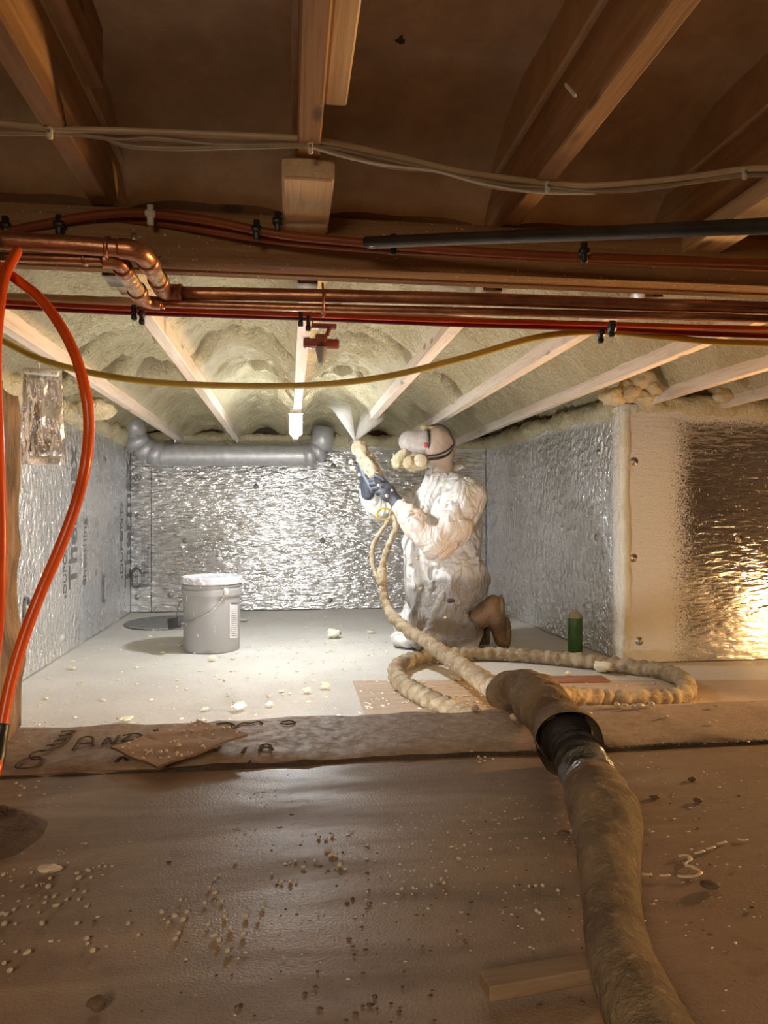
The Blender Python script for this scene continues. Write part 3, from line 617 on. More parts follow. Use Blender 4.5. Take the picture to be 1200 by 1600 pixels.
line('electrical_cable', [P(x, y, cz(x)+.004) for x, y in ((-40, 188), (40, 199), (80, 203), (180, 218), (240, 216), (340, 226), (485, 227), (560, 240), (660, 262), (780, 288), (855, 293), (940, 300), (1040, 292), (1165, 268), (1240, 264))], .0030, 'cable_grey', 'thin dark cable twisting behind the cream one', 'cable')
line('electrical_cable', [P(x, y, cz(x)) for x, y in ((485, 230), (540, 246), (600, 258), (680, 268), (740, 284), (800, 296), (855, 302), (930, 303))], .0020, 'white_plastic', 'thin white wire below the cables, from the centre joist to the right joist', 'cable')
for k, (x, y) in enumerate(((78, 207), (485, 230), (855, 292), (1163, 271))):
    q = P(x, y, cz(x)-.004)
    c_ = thing('cable_staple', ['cable staple on the left joist', 'cable staple on the centre joist above the packing block', 'cable staple on the long right joist', 'cable staple at the right edge'][k], 'staple', q, 'staples holding the cables')
    obj('saddle', box(q+[-.0045, -.004, -.011], q+[.0045, .003, .011], .002), M['white_plastic'], c_)
    obj('pin', tube([q+[0, -.004, 0], q+[0, -.006, 0]], .0025, 8, 1), M['steel'], c_)
q = P(891, 141, 1.05); tag(obj('metal_clip', bar(P(883, 131, 1.05), P(900, 151, 1.045), .010, .004), M['white_plastic']), 'small pale metal tab fixed to the side of the long right joist', 'clip')
q = PZ(625, 60, 1.558); tag(obj('torn_paper', blob(q, .011, 4, .6, 2.5, 2, (.8, 1.3, .3)), M['scuff']), 'dark torn tuft in the ceiling paper right of the centre joist', 'tear')
# big orange PEX loops at the left
def z_at(y): return 1.12
pex = [P(-40, 500, 1.22), P(0, 437, 1.21), P(14, 414, 1.20), P(26, 400, 1.19)]
line('orange_tube', [P(27, 392, 1.22), P(20, 405, 1.18), P(8, 430, 1.14), P(0, 470, 1.10), P(-7, 560, 1.06), P(-3, 700, 1.03), P(1, 850, 1.02), P(-6, 1000, 1.03), P(-30, 1120, 1.06), PZ(-70, 1215, SL+.004)], .0080, 'pex_orange', 'orange tube hanging straight down at the very left edge')
line('orange_tube', [P(-30, 395, 1.22), P(0, 418, 1.19), P(30, 440, 1.17), P(64, 468, 1.15), P(98, 515, 1.13), P(121, 565, 1.12), P(135, 620, 1.11), P(139, 670, 1.11), P(133, 730, 1.10), P(118, 790, 1.10), P(92, 860, 1.09), P(62, 930, 1.08), P(36, 1000, 1.06), P(16, 1070, 1.04), P(2, 1140, 1.02), P(-3, 1180, 1.00), P(-14, 1225, .985), PZ(-40, 1290, SL+.002)], .0082, 'pex_orange', 'bright orange tube curving down from the copper pipes to the left edge of the slab')
obj('end_sleeve', tube([P(4, 1132, 1.022), P(1, 1150, 1.015), P(-3, 1180, 1.00), P(-9, 1204, .99)], .0098, 12), M['rubber'], bpy.data.objects['orange_tube.003'])
# red tee handle under the joist
c0 = P(502, 537, 2.15); tq = thing('tee_handle', 'dark red plastic tee with a ribbed grey stem hanging below the foamed ceiling', 'valve', c0)
mpp = 2.15/F_PX
obj('bar', box(c0+[-28*mpp, -.012, -7*mpp], c0+[28*mpp, .012, 7*mpp], .004), M['hinge_red'], tq)
obj('hub', box(c0+[-9*mpp, -.013, 0], c0+[9*mpp, .013, 14*mpp], .003), M['hinge_red'], tq)
obj('stem', lathe([(0, -32*mpp), (4*mpp, -31*mpp)]+[((4.2+k*.45+(.8 if k % 2 else 0))*mpp, (-30+k*2.1)*mpp) for k in range(11)]+[(9*mpp, -6*mpp)], c0, 16), simple('stem_grey', (.22, .21, .19), (.14, .13, .12), .6), tq)
obj('mount_plate', box(c0+[-24*mpp, .0, 26*mpp], c0+[24*mpp, .03, 32*mpp], .002), M['hinge_red'], tq)
obj('bolt', tube([c0+[9*mpp, 0, 14*mpp], c0+[14*mpp, .01, 28*mpp]], .006, 10, 1), M['hinge_red'], tq)
# silver foil pouch hanging at the left
c0 = P(66, 575, 2.42); ph = thing('foil_pouch', 'crinkled silver foil pouch with a cream hanger strip, hanging by the left jamb', 'pouch', c0)
mp = 2.42/F_PX
def pouch():
    nx, nz = 34, 70; V = []
    for s in (-1, 1):
        for j in range(nz):
            for i in range(nx):
                u, v = i/(nx-1), j/(nz-1); wd = (31+3.5*v)*mp
                th = .014*math.sin(PI*u)**.5*min(1, 8*v, 7*(1-v))+.0015
                p_ = np.array([u*2.2, v*1.2, s]); cr = .018*float(fbm(p_*np.array([4, 3, 1])+9, 4, 71))*min(1, 6*v, 6*(1-v)+.1)*math.sin(PI*u)**.4
                V.append(c0+RV*((u*2-1)*wd+2*mp*v)+UV*(-v*150*mp-3*mp*u)+FV*(s*th+cr))
    Fs = []
    for s in range(2):
        o_ = s*nx*nz
        for j in range(nz-1):
            for i in range(nx-1):
                f = [o_+j*nx+i, o_+j*nx+i+1, o_+(j+1)*nx+i+1, o_+(j+1)*nx+i]; Fs.append(f if s else f[::-1])
    return V, Fs
obj('foil_bag', pouch(), M['foil_plain'], ph)
obj('bottom_fold', disp(bar(P(44, 719, 2.37), P(97, 721, 2.37), .016, .030, bev=.005), .003, 30, 4), M['foil_plain'], ph)
obj('hanger_strip', bar(P(38, 579, 2.39), P(92, 584, 2.39), .010, .020, bev=.003), M['white_plastic'], ph)
obj('hook', tube([P(62, 580, 2.39), P(60, 568, 2.39), P(58, 556, 2.40), P(58, 530, 2.42)], .003, 8), M['white_plastic'], ph)
for x in (48, 60, 82, 88): obj('rivet', blob(P(x, 580+(x-38)*.09, 2.383), .0035, x, 0, 1, 1, (1, 1, 1)), M['steel'], ph)
# ---- duct along the back wall
dt = thing('round_duct', 'galvanised round air duct with two elbows along the top of the back wall', 'duct', PY(360, 712, 5.38))
Dz = PY(360, 712, 5.36)[2]; xa, xb = PY(250, 712, 5.36)[0], PY(478, 712, 5.36)[0]
def seamfn(Pp, s, a, rad): return rad*(1+.03*(np.abs((s % .9)-.45) < .012))
obj('straight_run', tube([(xa, 5.36, Dz), (xb, 5.36, Dz+.004)], .076, 28, 1, step=.02, fn=seamfn), M['galv'], dt)
def gore(a, b): return obj('gore', tube([a, b], .080, 28, 1), M['galv'], dt)
el = [np.array(q) for q in ((xa+.01, 5.36, Dz), (xa-.07, 5.355, Dz+.015), (xa-.13, 5.34, Dz+.06), (xa-.165, 5.32, Dz+.13), (xa-.17, 5.30, Dz+.26))]
for a, b in zip(el[:-1], el[1:]): gore(a-(b-a)*.07, b+(b-a)*.07)
el = [np.array(q) for q in ((xb-.01, 5.36, Dz+.004), (xb+.06, 5.36, Dz+.016), (xb+.11, 5.36, Dz+.055), (xb+.125, 5.36, Dz+.2))]
for a, b in zip(el[:-1], el[1:]): gore(a-(b-a)*.07, b+(b-a)*.07)
for x in (275, 371): obj('hanger_strap', box(PY(x, 692, 5.36)-[.006, .05, 0], PY(x, 692, 5.36)+[.006, .05, .06], .001), M['galv'], dt)
# ---- LED work light
c0 = P(462, 664, 3.66); lw = thing('work_light', 'bright white LED work light fixed under the centre joist', 'lamp', c0)
mp = 3.66/F_PX
obj('diffuser', box(c0+[-10*mp, -.022, -16*mp], c0+[10*mp, .022, 16*mp], .008, segs=2), M['led'], lw)
ld = bpy.data.lights.new('work_light_lamp', 'AREA'); ld.shape = 'DISK'; ld.size = .09; ld.energy = 13; ld.color = (.93, .97, 1.0)
lo_ = bpy.data.objects.new('work_light_lamp', ld); COL.objects.link(lo_); lo_.parent = lw; lo_.location = (0, 0, -.078); lo_.rotation_euler = (math.radians(8), 0, 0)
obj('housing', box(c0+[-9*mp, -.015, 18*mp], c0+[9*mp, .02, 28*mp], .004), M['white_plastic'], lw)
obj('shade', box(c0+[-11*mp, -.030, 16.5*mp], c0+[11*mp, .030, 18*mp], .0015), M['white_plastic'], lw)  # plate added above the diffuser to hold its light off the ceiling
obj('hook', tube([c0+[.005, 0, 27*mp], c0+[.008, -.02, 22*mp], c0+[.014, -.025, 30*mp]], .0025, 8), M['white_plastic'], lw)
obj('foot', box(c0+[-5*mp, -.012, -23*mp], c0+[4*mp, .012, -17*mp], .003), M['white_plastic'], lw)
# ================================================================ BUCKET
zc = 3.93; B0 = P(331, 1010, zc); B0[2] = .003
bk = thing('plastic_bucket', 'grey plastic bucket with a lid, wire bail and printed label, flecked with foam', 'bucket', B0)
R = .147
obj('body', lathe([(0, .004), (R-.010, .004), (R-.005, .0), (R-.001, .008), (R+.001, .29), (R+.010, .292), (R+.011, .300), (R+.011, .322), (R+.002, .325), (R+.002, .338), (R+.008, .340), (R+.008, .346), (R+.001, .348), (R, .372), (0, .372)], B0, 48), M['bucket'], bk, sharp=40)
obj('lid', lathe([(R+.002, .352), (R+.013, .353), (R+.014, .372), (R+.012, .384), (R+.006, .388), (R, .386), (R-.006, .378), (R-.012, .376), (0, .376)], B0, 48), M['lid'], bk, sharp=40)
def onb(px, py, dr=.004):   # point on the bucket's front surface
    d = ray(px, py); o_ = CAM-B0; a = d[0]**2+d[1]**2; b = 2*(o_[0]*d[0]+o_[1]*d[1]); c_ = o_[0]**2+o_[1]**2-(R+dr)**2
    disc = b*b-4*a*c_; t_ = (-b-math.sqrt(max(disc, 0)))/(2*a); return CAM+d*t_
er = onb(353, 924, .014); el_ = 2*B0-er; el_[2] = er[2]
for k, e in enumerate((er, el_)): obj('ear', blob(e, .016, k, .05, 1, 2, (1, .8, 1.2)), M['lid'], bk)
mid = onb(272, 975, .03); mid = P(273, 974, 3.80)
bail = [er, onb(344, 940, .012), onb(330, 955, .012), onb(310, 966, .012), onb(290, 973, .016), mid, P(277, 955, 3.9), P(282, 940, 3.98), el_]
obj('bail', tube(bail, .0028, 8, 8), M['steel'], bk)
obj('grip', bar(P(264, 975, 3.83), P(281, 972, 3.77), .022, .055, bev=.006), M['rubber'], bk)
def curved_patch(x0, x1, y0, y1, n=6):
    V = []
    for j in (0, 1):
        for i in range(n): V.append(onb(x0+(x1-x0)*i/(n-1), (y0, y1)[j], .0016))
    return V, [[i, i+1, n+i+1, n+i] for i in range(n-1)]
lab = obj('label', curved_patch(359, 371, 943, 997), M['paperlabel'], bk)
obj('label_band', merge(*[(np.array(v)+(-FV*.0008), f) for v, f in [curved_patch(361, 371, 941.5, 944.5)]]), M['letter'], lab)
for k in range(15): obj('label_line', (np.array(curved_patch(361, 370, 948+k*3.2, 948.9+k*3.2)[0])-FV*.0008, curved_patch(361, 370, 0, 1)[1]), M['letter'], lab)
# ---- sump cover
c0 = PZ(268, 974, 0.0)
tag(obj('sump_cover', lathe([(0, .010), (.28, .010), (.292, .008), (.296, .001)], c0+[0, 0, .004], 56), M['mat_grey']), 'flat dark grey round cover on the far floor behind the bucket', 'lid')
# ---- green spray can
c0 = PZ(901, 1022, 0.0)+FV*.03; c0[2] = .003; r = .0385
sc_ = thing('spray_can', 'green aerosol can with a dusty cap standing by the right wall', 'can', c0)
obj('body', lathe([(0, 0), (r-.003, 0), (r-.001, .004), (r-.001, .178), (r-.003, .184)], c0, 28), M['can_green'], sc_)
obj('rim', lathe([(r-.001, .180), (r+.0005, .183), (r-.002, .188)], c0, 28), M['can_top'], sc_)
obj('cap', lathe([(r-.003, .186), (r-.006, .196), (.026, .205), (.018, .209), (.009, .2105), (.009, .222), (0, .2225)], c0, 24), M['can_top'], sc_)
obj('nozzle', lathe([(.006, .222), (.006, .236), (0, .237)], c0, 12), M['can_top'], sc_)
# ---- cardboard on the footing
cq = [PZ(173, 1171, SL+.012), PZ(246, 1202, SL+.010), PZ(387, 1149, SL+.030), PZ(311, 1128, SL+.016)]
def card():
    n, m = 40, 24; V = []; th = .0045
    for s in (0, 1):
        for j in range(m):
            for i in range(n):
                u, v = i/(n-1), j/(m-1); a = cq[1]*(1-u)+cq[2]*u; b = cq[0]*(1-u)+cq[3]*u; q = a*(1-v)+b*v
                z = -.0018*sum(math.exp(-((u-c_-.02*math.sin(v*5))/.010)**2) for c_ in (.38, .70))+.002*math.sin(u*5)*v+.0015*math.sin(u*11+v*9)
                V.append(q+[0, 0, z+(th if s else 0)])
    Fs = []
    for j in range(m-1):
        for i in range(n-1):
            f = [j*n+i, j*n+i+1, (j+1)*n+i+1, (j+1)*n+i]; Fs.append(f[::-1]); Fs.append([x+n*m for x in f])
    return V, Fs
def card_edge():
    V, _ = card(); V = np.array(V); n, m = 40, 24
    ring = [i for i in range(n)]+[j*n+n-1 for j in range(m)]+[(m-1)*n+i for i in range(n-1, -1, -1)]+[j*n for j in range(m-1, -1, -1)]
    W = np.vstack([V[ring], V[[r_+n*m for r_ in ring]]]); k = len(ring)
    return W, [[i, (i+1) % k, (i+1) % k+k, i+k] for i in range(k)]
cb = thing('cardboard_piece', 'creased piece of corrugated cardboard scattered with foam beads on the footing', 'cardboard', (cq[0]+cq[2])/2-[0, 0, .01])
obj('sheet', card(), M['card'], cb); obj('cut_edge', card_edge(), M['card_edge'], cb)
# ---- timber offcut under the hose
a, b = PZ(757, 1541, SL+.004), PZ(985, 1502, SL+.004); 
tag(obj('board_offcut', bar(a, b, .027, .015, bev=.0015), M['board_offcut'], smooth=False), 'short brown timber offcut lying under the front hose', 'wood')
# ---- sheets on the far floor at the right
def quadslab(pts, z0, z1):
    V = [np.array([p_[0], p_[1], z0]) for p_ in pts]+[np.array([p_[0], p_[1], z1]) for p_ in pts]
    return V, [[3, 2, 1, 0], [4, 5, 6, 7], [0, 1, 5, 4], [1, 2, 6, 5], [2, 3, 7, 6], [3, 0, 4, 7]]
a = PZ(551, 1066, 0); x1_ = 2.9
tag(obj('floor_sheet', quadslab([(a[0], 1.66), (x1_, 1.66), (x1_, 2.85), (a[0], a[1])], .0015, .007), M['ply'], smooth=False), 'tan plywood sheet on the far floor under the hose loop', 'plywood')
a = PZ(885, 1065, 0); tag(obj('brick_red_offcut', bar(a+[-.12, 0, .012], a+[.17, -.02, .012], .10, .008), simple('offcut_red', (.36, .17, .10), (.28, .12, .07))), 'thin reddish board scrap inside the hose loop', 'scrap')
# ================================================================ HOSES
def wrap(Pp, s, a, rad):
    base = .05*fbm(Pp*26, 3, 91); rid = .21*np.abs(np.sin(s*PI/.055+a*.5+2.2*fbm(Pp*9, 2, 77)))**3
    return rad*(1+base*1.5-rid*1.2+.08*fbm(Pp*70, 3, 12))
def fold(Pp, s, a, rad): return rad*(1+.17*fbm(Pp*9, 3, 33)-.16*(1-np.abs(np.sin(s*24+a*1.3+4.5*fbm(Pp*6, 2, 5))))**4*np.clip(fbm(Pp*4, 2, 19)+.75, 0, 1)+.03*fbm(Pp*60, 3, 41))
def flz(y, r=.036): return (CH-r)*F_PX/(y-800)
PZ0 = 3.98                                      # camera depth of the sprayer
gb = P(612, 797, PZ0-.12)
whip = [[*P(613, 800, PZ0-.13), .016], [*P(618, 826, PZ0-.15), .018], [*P(606, 856, PZ0-.17), .019], [*P(597, 886, PZ0-.2), .020], [*P(597, 915, PZ0-.23), .022], [*P(602, 940, PZ0-.28), .025],
        [*P(616, 966, 3.62), .030], [*P(640, 987, 3.52), .033], [*P(668, 1003, 3.40), .035], [*P(700, 1027, 3.20), .037], [*P(738, 1052, 2.86), .038], [*P(768, 1072, 2.42), .038], [*P(797, 1082, 1.98), .037], [*P(835, 1085, 1.62), .036]]
hA = thing('spray_hose', 'foam-crusted spray hose running from the gun down over the footing to the front', 'hose', P(700, 1035, 3.3)*[1, 1, 0], 'spray hose')
obj('hose_length', tube(whip, .02, 24, 10, step=.006, fn=wrap), M['hose'], hA)
w2 = [[*P(611, 806, PZ0-.12), .011], [*P(600, 824, PZ0-.10), .013], [*P(586, 846, PZ0-.10), .014], [*P(581, 866, PZ0-.12), .015], [*P(584, 888, PZ0-.15), .014], [*P(592, 908, PZ0-.2), .013], [*P(598, 925, PZ0-.24), .012]]
obj('whip_line', tube(w2, .012, 16, 8, step=.006, fn=wrap), M['hose'], hA)
obj('joint_tape', tube([P(597, 888, PZ0-.2), P(597, 915, PZ0-.23)], .0245, 20, 4), M['hose'], hA)
# heavy sock on the front part
def sp(y, x, wpx, lift=0):
    r_ = None; z = (CH-SL-.04)*F_PX/(y-800); r_ = wpx/2*z/F_PX; z = (CH-SL-r_-lift)*F_PX/(y-800); return [*P(x, y, z), r_]
s1 = [[*P(782, 1083, 1.80), .036], [*P(800, 1080, 1.72), .043], [*P(830, 1086, 1.60), .047], sp(1110, 853, 78, .02), sp(1135, 871, 84, .012), sp(1155, 884, 90, .008)]
obj('sock_upper', tube(s1, .04, 40, 8, step=.006, fn=fold, caps=False), M['sock'], hA)
# flared torn cuff
def cuff(Pp, s, a, rad): return rad*(1+.10*fbm(Pp*14, 2, 3)+.16*np.clip(np.cos(a-.3), 0, 1)*np.clip(s/.06, 0, 1)**2)
s1b = [sp(1140, 874, 84, .010), sp(1156, 886, 92, .012), sp(1168, 893, 96, .012)]
obj('sock_cuff', tube(s1b, .05, 40, 8, step=.005, fn=cuff, caps=False), M['sock'], hA)
obj('sock_inside', tube([sp(1140, 874, 76, .004), sp(1160, 889, 84, .006)], .04, 32, 4), M['sock_in'], hA)
s2 = [sp(1150, 882, 66), sp(1180, 901, 76), sp(1205, 915, 82), sp(1230, 927, 86), sp(1245, 932, 84)]
def tapef(Pp, s, a, rad): return rad*(1+.035*np.sin(s*160+a*1.5+3*fbm(Pp*20, 2, 8))+.03*fbm(Pp*30, 2, 8))
obj('tape_band', tube(s2, .04, 40, 8, step=.004, fn=tapef), M['tape'], hA)
s3 = [sp(1236, 929, 84), sp(1256, 936, 94), sp(1290, 946, 97), sp(1340, 951, 92), sp(1400, 956, 94), sp(1460, 964, 100), sp(1520, 980, 112), sp(1600, 1015, 122), sp(1700, 1066, 140), sp(1850, 1150, 165), sp(2100, 1300, 200)]
obj('sock_lower', tube(s3, .04, 44, 8, step=.005, fn=fold), M['sock'], hA)
for q in (s1[1], s1[3]): pass
obj('torn_flap', disp(bar(P(832, 1085, 1.52), P(822, 1122, 1.44), .045, .006, up=(0, -1, .4)), .004, 30, 5), M['sock'], hA)
# loop lying on the far floor
lp = [[*P(840, 1092, 2.3), .034], [*P(880, 1087, 2.66), .034], [*P(930, 1090, flz(1090)), .036], [*P(985, 1092, flz(1090)), .036], [*P(1040, 1092, flz(1088)), .037], [*P(1072, 1083, flz(1083)), .037], [*P(1066, 1062, flz(1064)), .037], [*P(1025, 1047, flz(1047)), .036], [*P(960, 1038, flz(1038)), .036], [*P(890, 1030, flz(1030)), .035],
      [*P(820, 1024, flz(1024)), .034], [*P(750, 1021, flz(1021)), .034], [*P(690, 1024, flz(1024)), .035], [*P(650, 1029, flz(1030)), .036], [*P(622, 1041, flz(1043)), .037], [*P(624, 1062, flz(1062)), .038], [*P(652, 1083, flz(1083)), .038], [*P(692, 1102, flz(1100)), .038], [*P(740, 1122, flz(1118)), .038], [*P(800, 1140, flz(1138)), .038], [*P(850, 1140, flz(1138)), .036]]
tag(obj('hose_loop', tube(lp, .036, 24, 8, step=.007, fn=wrap), M['hose']), 'coiled loop of foam-crusted hose lying flat on the far floor', 'hose', 'spray hose')
# yellow ring
c0 = P(600, 803, PZ0-.16)
V, Fs = tube([c0+RV*.038*math.cos(t_)+UV*.030*math.sin(t_)+FV*.01*math.cos(t_) for t_ in np.linspace(.3, 5.6, 18)], .0055, 10, 3)
tag(obj('yellow_ring', (V, Fs), M['hose_yellow']), 'small yellow hose ring hanging from the spray gun', 'ring')
# ================================================================ THE SPRAYER (person)
Z0 = 4.0; PB = P(700, 1010.8, Z0); K = Z0/F_PX
def L(px, py, w=0.0): return np.array([(px-700)*K, w, (1010.8-py)*K])       # local: right, depth, up
ROT = np.stack([RV, FV, UV])                                                 # local -> world rows
def toW(V): return PB+V @ ROT
def U(*ds, k=.03):
    r_ = ds[0]
    for d in ds[1:]: r_ = smin(r_, d, k)
    return r_
person = None
M['chunk_s'] = simple('foam_speck', (.60, .52, .36), (.45, .38, .25), .8, ns=40, bump=.003)
def body_fn(G):      # slim continuous figure inside the clothes
    return U(sd_cap(G, L(708, 905), L(693, 800), .11, .12), sd_cap(G, L(693, 800), L(688, 735), .12, .05), sd_ell(G, L(682, 697), (.075, .08, .10)),
             sd_cap(G, L(722, 772, -.15), L(672, 845, -.24), .05, .042), sd_cap(G, L(672, 845, -.24), L(630, 792, -.15), .042, .03), sd_cap(G, L(630, 792, -.15), L(610, 774, -.14), .03, .02),
             sd_cap(G, L(672, 775, .15), L(592, 800, .2), .05, .04), sd_cap(G, L(592, 800, .2), L(574, 768, .10), .035, .020),
             sd_cap(G, L(718, 905, -.09), L(662, 982, -.11), .10, .07), sd_cap(G, L(664, 984, -.11), L(746, 968, -.1), .055, .034), sd_cap(G, L(746, 966, -.1), L(762, 966, -.1), .030, .022),
             sd_cap(G, L(716, 910, .09), L(645, 985, .12), .10, .07), sd_cap(G, L(646, 986, .12), L(730, 978, .12), .055, .034), sd_cap(G, L(730, 978, .12), L(740, 984, .11), .028, .022))
lo, hi = L(540, 1016, -.42), L(830, 640, .42)
V, Fs = sdf_mesh(body_fn, lo, hi, .012)
person = tag(obj('person', (toW(V), Fs), M['skin'], loc=PB), 'person kneeling in white hooded coveralls and respirator, aiming a spray gun at the ceiling', 'person')
SHIFT = lambda G: G
def suit_fn(G):
    torso = U(sd_ell(G, L(695, 802), (.175, .185, .20)), sd_ell(G, L(691, 860), (.195, .175, .20)), sd_ell(G, L(705, 915), (.175, .165, .16)),
              sd_cap(G, L(716, 772, -.10), L(716, 772, .10), .095, .095), sd_ell(G, L(722, 830), (.10, .16, .22)), k=.05)
    front = U(sd_cap(G, L(655, 850), L(652, 940), .085, .055), sd_cap(G, L(660, 860, -.08), L(655, 925, -.07), .07, .05), k=.04)
    neck = sd_cap(G, L(690, 765), L(686, 737), .10, .062)
    ua = U(sd_cap(G, L(724, 778, -.17), L(704, 822, -.25), .098, .088), sd_cap(G, L(704, 822, -.25), L(674, 848, -.28), .088, .066), k=.02)
    fa = U(sd_cap(G, L(676, 846, -.28), L(650, 820, -.235), .084, .074), sd_cap(G, L(650, 820, -.235), L(628, 793, -.165), .074, .044), k=.02)
    fua = sd_cap(G, L(668, 775, .14), L(600, 796, .21), .085, .062); ffa = U(sd_cap(G, L(594, 795, .21), L(575, 770, .12), .072, .052), sd_cap(G, L(588, 785, .2), L(572, 762, .10), .060, .040), k=.02)
    th = U(sd_cap(G, L(716, 905, -.09), L(665, 972, -.12), .150, .112), sd_ell(G, L(672, 985, -.12), (.13, .10, .085)), k=.04)
    th2 = sd_cap(G, L(716, 915, .09), L(640, 980, .12), .13, .09)
    sh = U(sd_cap(G, L(668, 990, -.11), L(720, 985, -.10), .072, .072), sd_ell(G, L(728, 978, -.10), (.075, .075, .085)), sd_ell(G, L(722, 998, -.12), (.07, .07, .055)), k=.02)
    sh2 = sd_cap(G, L(640, 990, .12), L(738, 986, .12), .065, .062)
    hem = U(sd_ell(G, L(632, 998, .03), (.075, .12, .045)), sd_ell(G, L(650, 1000, -.02), (.07, .08, .035)), k=.03)
    d = U(torso, front, neck, k=.05); d = U(d, th, th2, k=.055); d = U(d, sh, sh2, hem, k=.022); d = U(d, ua, k=.03); d = U(d, fa, k=.018); d = U(d, U(fua, ffa, k=.02), k=.03)
    # creases: raised and sunken ridges
    def ridge(a, b, r_, am):
        q = sd_cap(G, a, b, r_); return 1.7*am*np.exp(-np.clip(q, 0, None)**2/(2*.009**2))
    for k_ in range(9):                                   # elbow fan
        an = -1.2+k_*.32; c_ = L(672, 842, -.33); e = c_+np.array([math.cos(an+1.9)*.15, .02, math.sin(an+1.9)*.15]); d = d-ridge(c_, e, .004, .0065)
    for k_ in range(7):                                   # waist folds
        a_ = L(640+k_*4, 880+k_*9, -.2); d = d-ridge(a_, L(748, 842+k_*13, -.16), .004, .0075)
    for k_ in range(6): d = d-ridge(L(665+k_*9, 760+k_*3, -.19), L(650+k_*10, 822+k_*4, -.21), .004, .006)
    for k_ in range(5): d = d-ridge(L(655+k_*16, 948, -.24), L(712-k_*4, 888+k_*5, -.25), .004, .005)
    for k_ in range(6): d = d-ridge(L(700+k_*9, 955, -.18), L(692+k_*8, 1006, -.18), .005, .008)
    for k_ in range(5): d = d-ridge(L(655+k_*9, 745, -.02-.03*k_), L(640+k_*7, 800, -.06-.035*k_), .004, .0055)
    for k_ in range(6): d = d-ridge(L(642-k_*5, 790+k_*5, -.22), L(630+k_*5, 812+k_*5, -.30), .003, .005)
    for k_ in range(5): d = d-ridge(L(560+k_*9, 785, .13), L(566+k_*10, 806, .13), .003, .006)
    n_ = fbm((G.reshape(-1, 3)*np.array([9, 9, 6])).astype(np.float32), 2, 5).reshape(G.shape[:-1])
    q_ = (G.reshape(-1, 3)*np.array([7.5, 7.5, 5])).astype(np.float32); q_ = q_+.5*np.stack([vn(q_*1.3, 3), vn(q_*1.3, 4), vn(q_*1.3, 6)], -1)
    cr = vn(q_, 9).reshape(G.shape[:-1]); cr2 = vn(q_*1.9+7, 11).reshape(G.shape[:-1])
    d = d-.008*n_+.012*np.exp(-(cr/.13)**2)+.006*np.exp(-(cr2/.16)**2)-.006
    return smax(d, -(G[..., 2]-.003), .006)
def chunked(fn):
    def f(G): return np.concatenate([fn(G[i:i+24]) for i in range(0, len(G), 24)], 0)
    return f
V, Fs = sdf_mesh(chunked(suit_fn), L(545, 1020, -.45), L(775, 722, .42), .0062)
suit = obj('coverall', (toW(V), Fs), M['suit'], person)
# tint: dark trousers through the thin suit, orange-brown patches on the near arm
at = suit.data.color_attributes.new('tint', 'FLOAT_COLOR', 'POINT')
def px_of(V): return 700+V[:, 0]/K, 1010.8-V[:, 2]/K
X_, Y_ = px_of(V); n_ = fbm(V*9, 3, 44)
def sst(x, a, b): t_ = np.clip((x-a)/(b-a), 0, 1); return t_*t_*(3-2*t_)
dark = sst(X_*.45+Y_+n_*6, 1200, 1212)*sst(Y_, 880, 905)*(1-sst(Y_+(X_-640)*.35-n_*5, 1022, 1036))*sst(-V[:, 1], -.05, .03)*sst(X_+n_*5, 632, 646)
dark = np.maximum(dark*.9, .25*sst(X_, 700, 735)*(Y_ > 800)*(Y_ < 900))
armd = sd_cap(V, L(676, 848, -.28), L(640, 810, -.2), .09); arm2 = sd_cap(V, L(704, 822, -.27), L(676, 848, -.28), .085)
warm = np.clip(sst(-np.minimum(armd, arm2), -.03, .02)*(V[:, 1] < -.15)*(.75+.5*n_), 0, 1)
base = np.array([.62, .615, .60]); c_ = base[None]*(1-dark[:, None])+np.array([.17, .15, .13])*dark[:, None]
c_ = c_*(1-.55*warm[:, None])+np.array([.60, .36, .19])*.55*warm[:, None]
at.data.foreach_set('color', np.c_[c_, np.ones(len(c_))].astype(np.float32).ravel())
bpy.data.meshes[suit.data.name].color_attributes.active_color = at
def add_sdf(name, fn, lo_, hi_, h, mat, parent=person, **k):
    a_, b_ = np.minimum(lo_, hi_), np.maximum(lo_, hi_); V_, F_ = sdf_mesh(fn, a_, b_, h); return obj(name, (toW(V_), F_), mat, parent, **k)
# torn hole in the thigh, collar flap, foam spots
obj('torn_hole', (lambda g: (toW(g[0]), g[1]))(blob(L(698, 930, -.252), .022, 3, .25, 2, 2, (1, .25, .5))), M['scuff'], suit)
def flap():
    V_ = []; n_ = 12
    for s in (0, 1):
        for j in range(8):
            for i in range(n_):
                u, v = i/(n_-1), j/7; V_.append(L(694+u*33, 738-v*20*(.4+.6*u)-2*u+3*math.sin(u*6), -.07+.12*v+.02*math.sin(u*5+v*3)+.003*s))
    Fs_ = [[s*96+j*n_+i, s*96+j*n_+i+1, s*96+(j+1)*n_+i+1, s*96+(j+1)*n_+i] for s in (0, 1) for j in range(7) for i in range(n_-1)]
    return toW(np.array(V_)), Fs_
fm = simple('collar_white', (.74, .73, .71), (.68, .67, .65), .5); obj('collar_flap', flap(), fm, suit)
for k_, (x, y, w_, r_) in enumerate(((664, 800, -.235, .012), (657, 793, -.22, .010), (692, 792, -.262, .012), (634, 803, -.235, .016), (650, 870, -.19, .008), (708, 771, -.262, .007), (640, 880, -.13, .009), (655, 915, -.15, .010), (690, 955, -.245, .007))):
    obj('foam_spot', (lambda g: (toW(g[0]), g[1]))(blob(L(x, y, w_), r_, k_, .3, 2, 2, (1.2, .5, 1))), M['chunk_s'], suit)
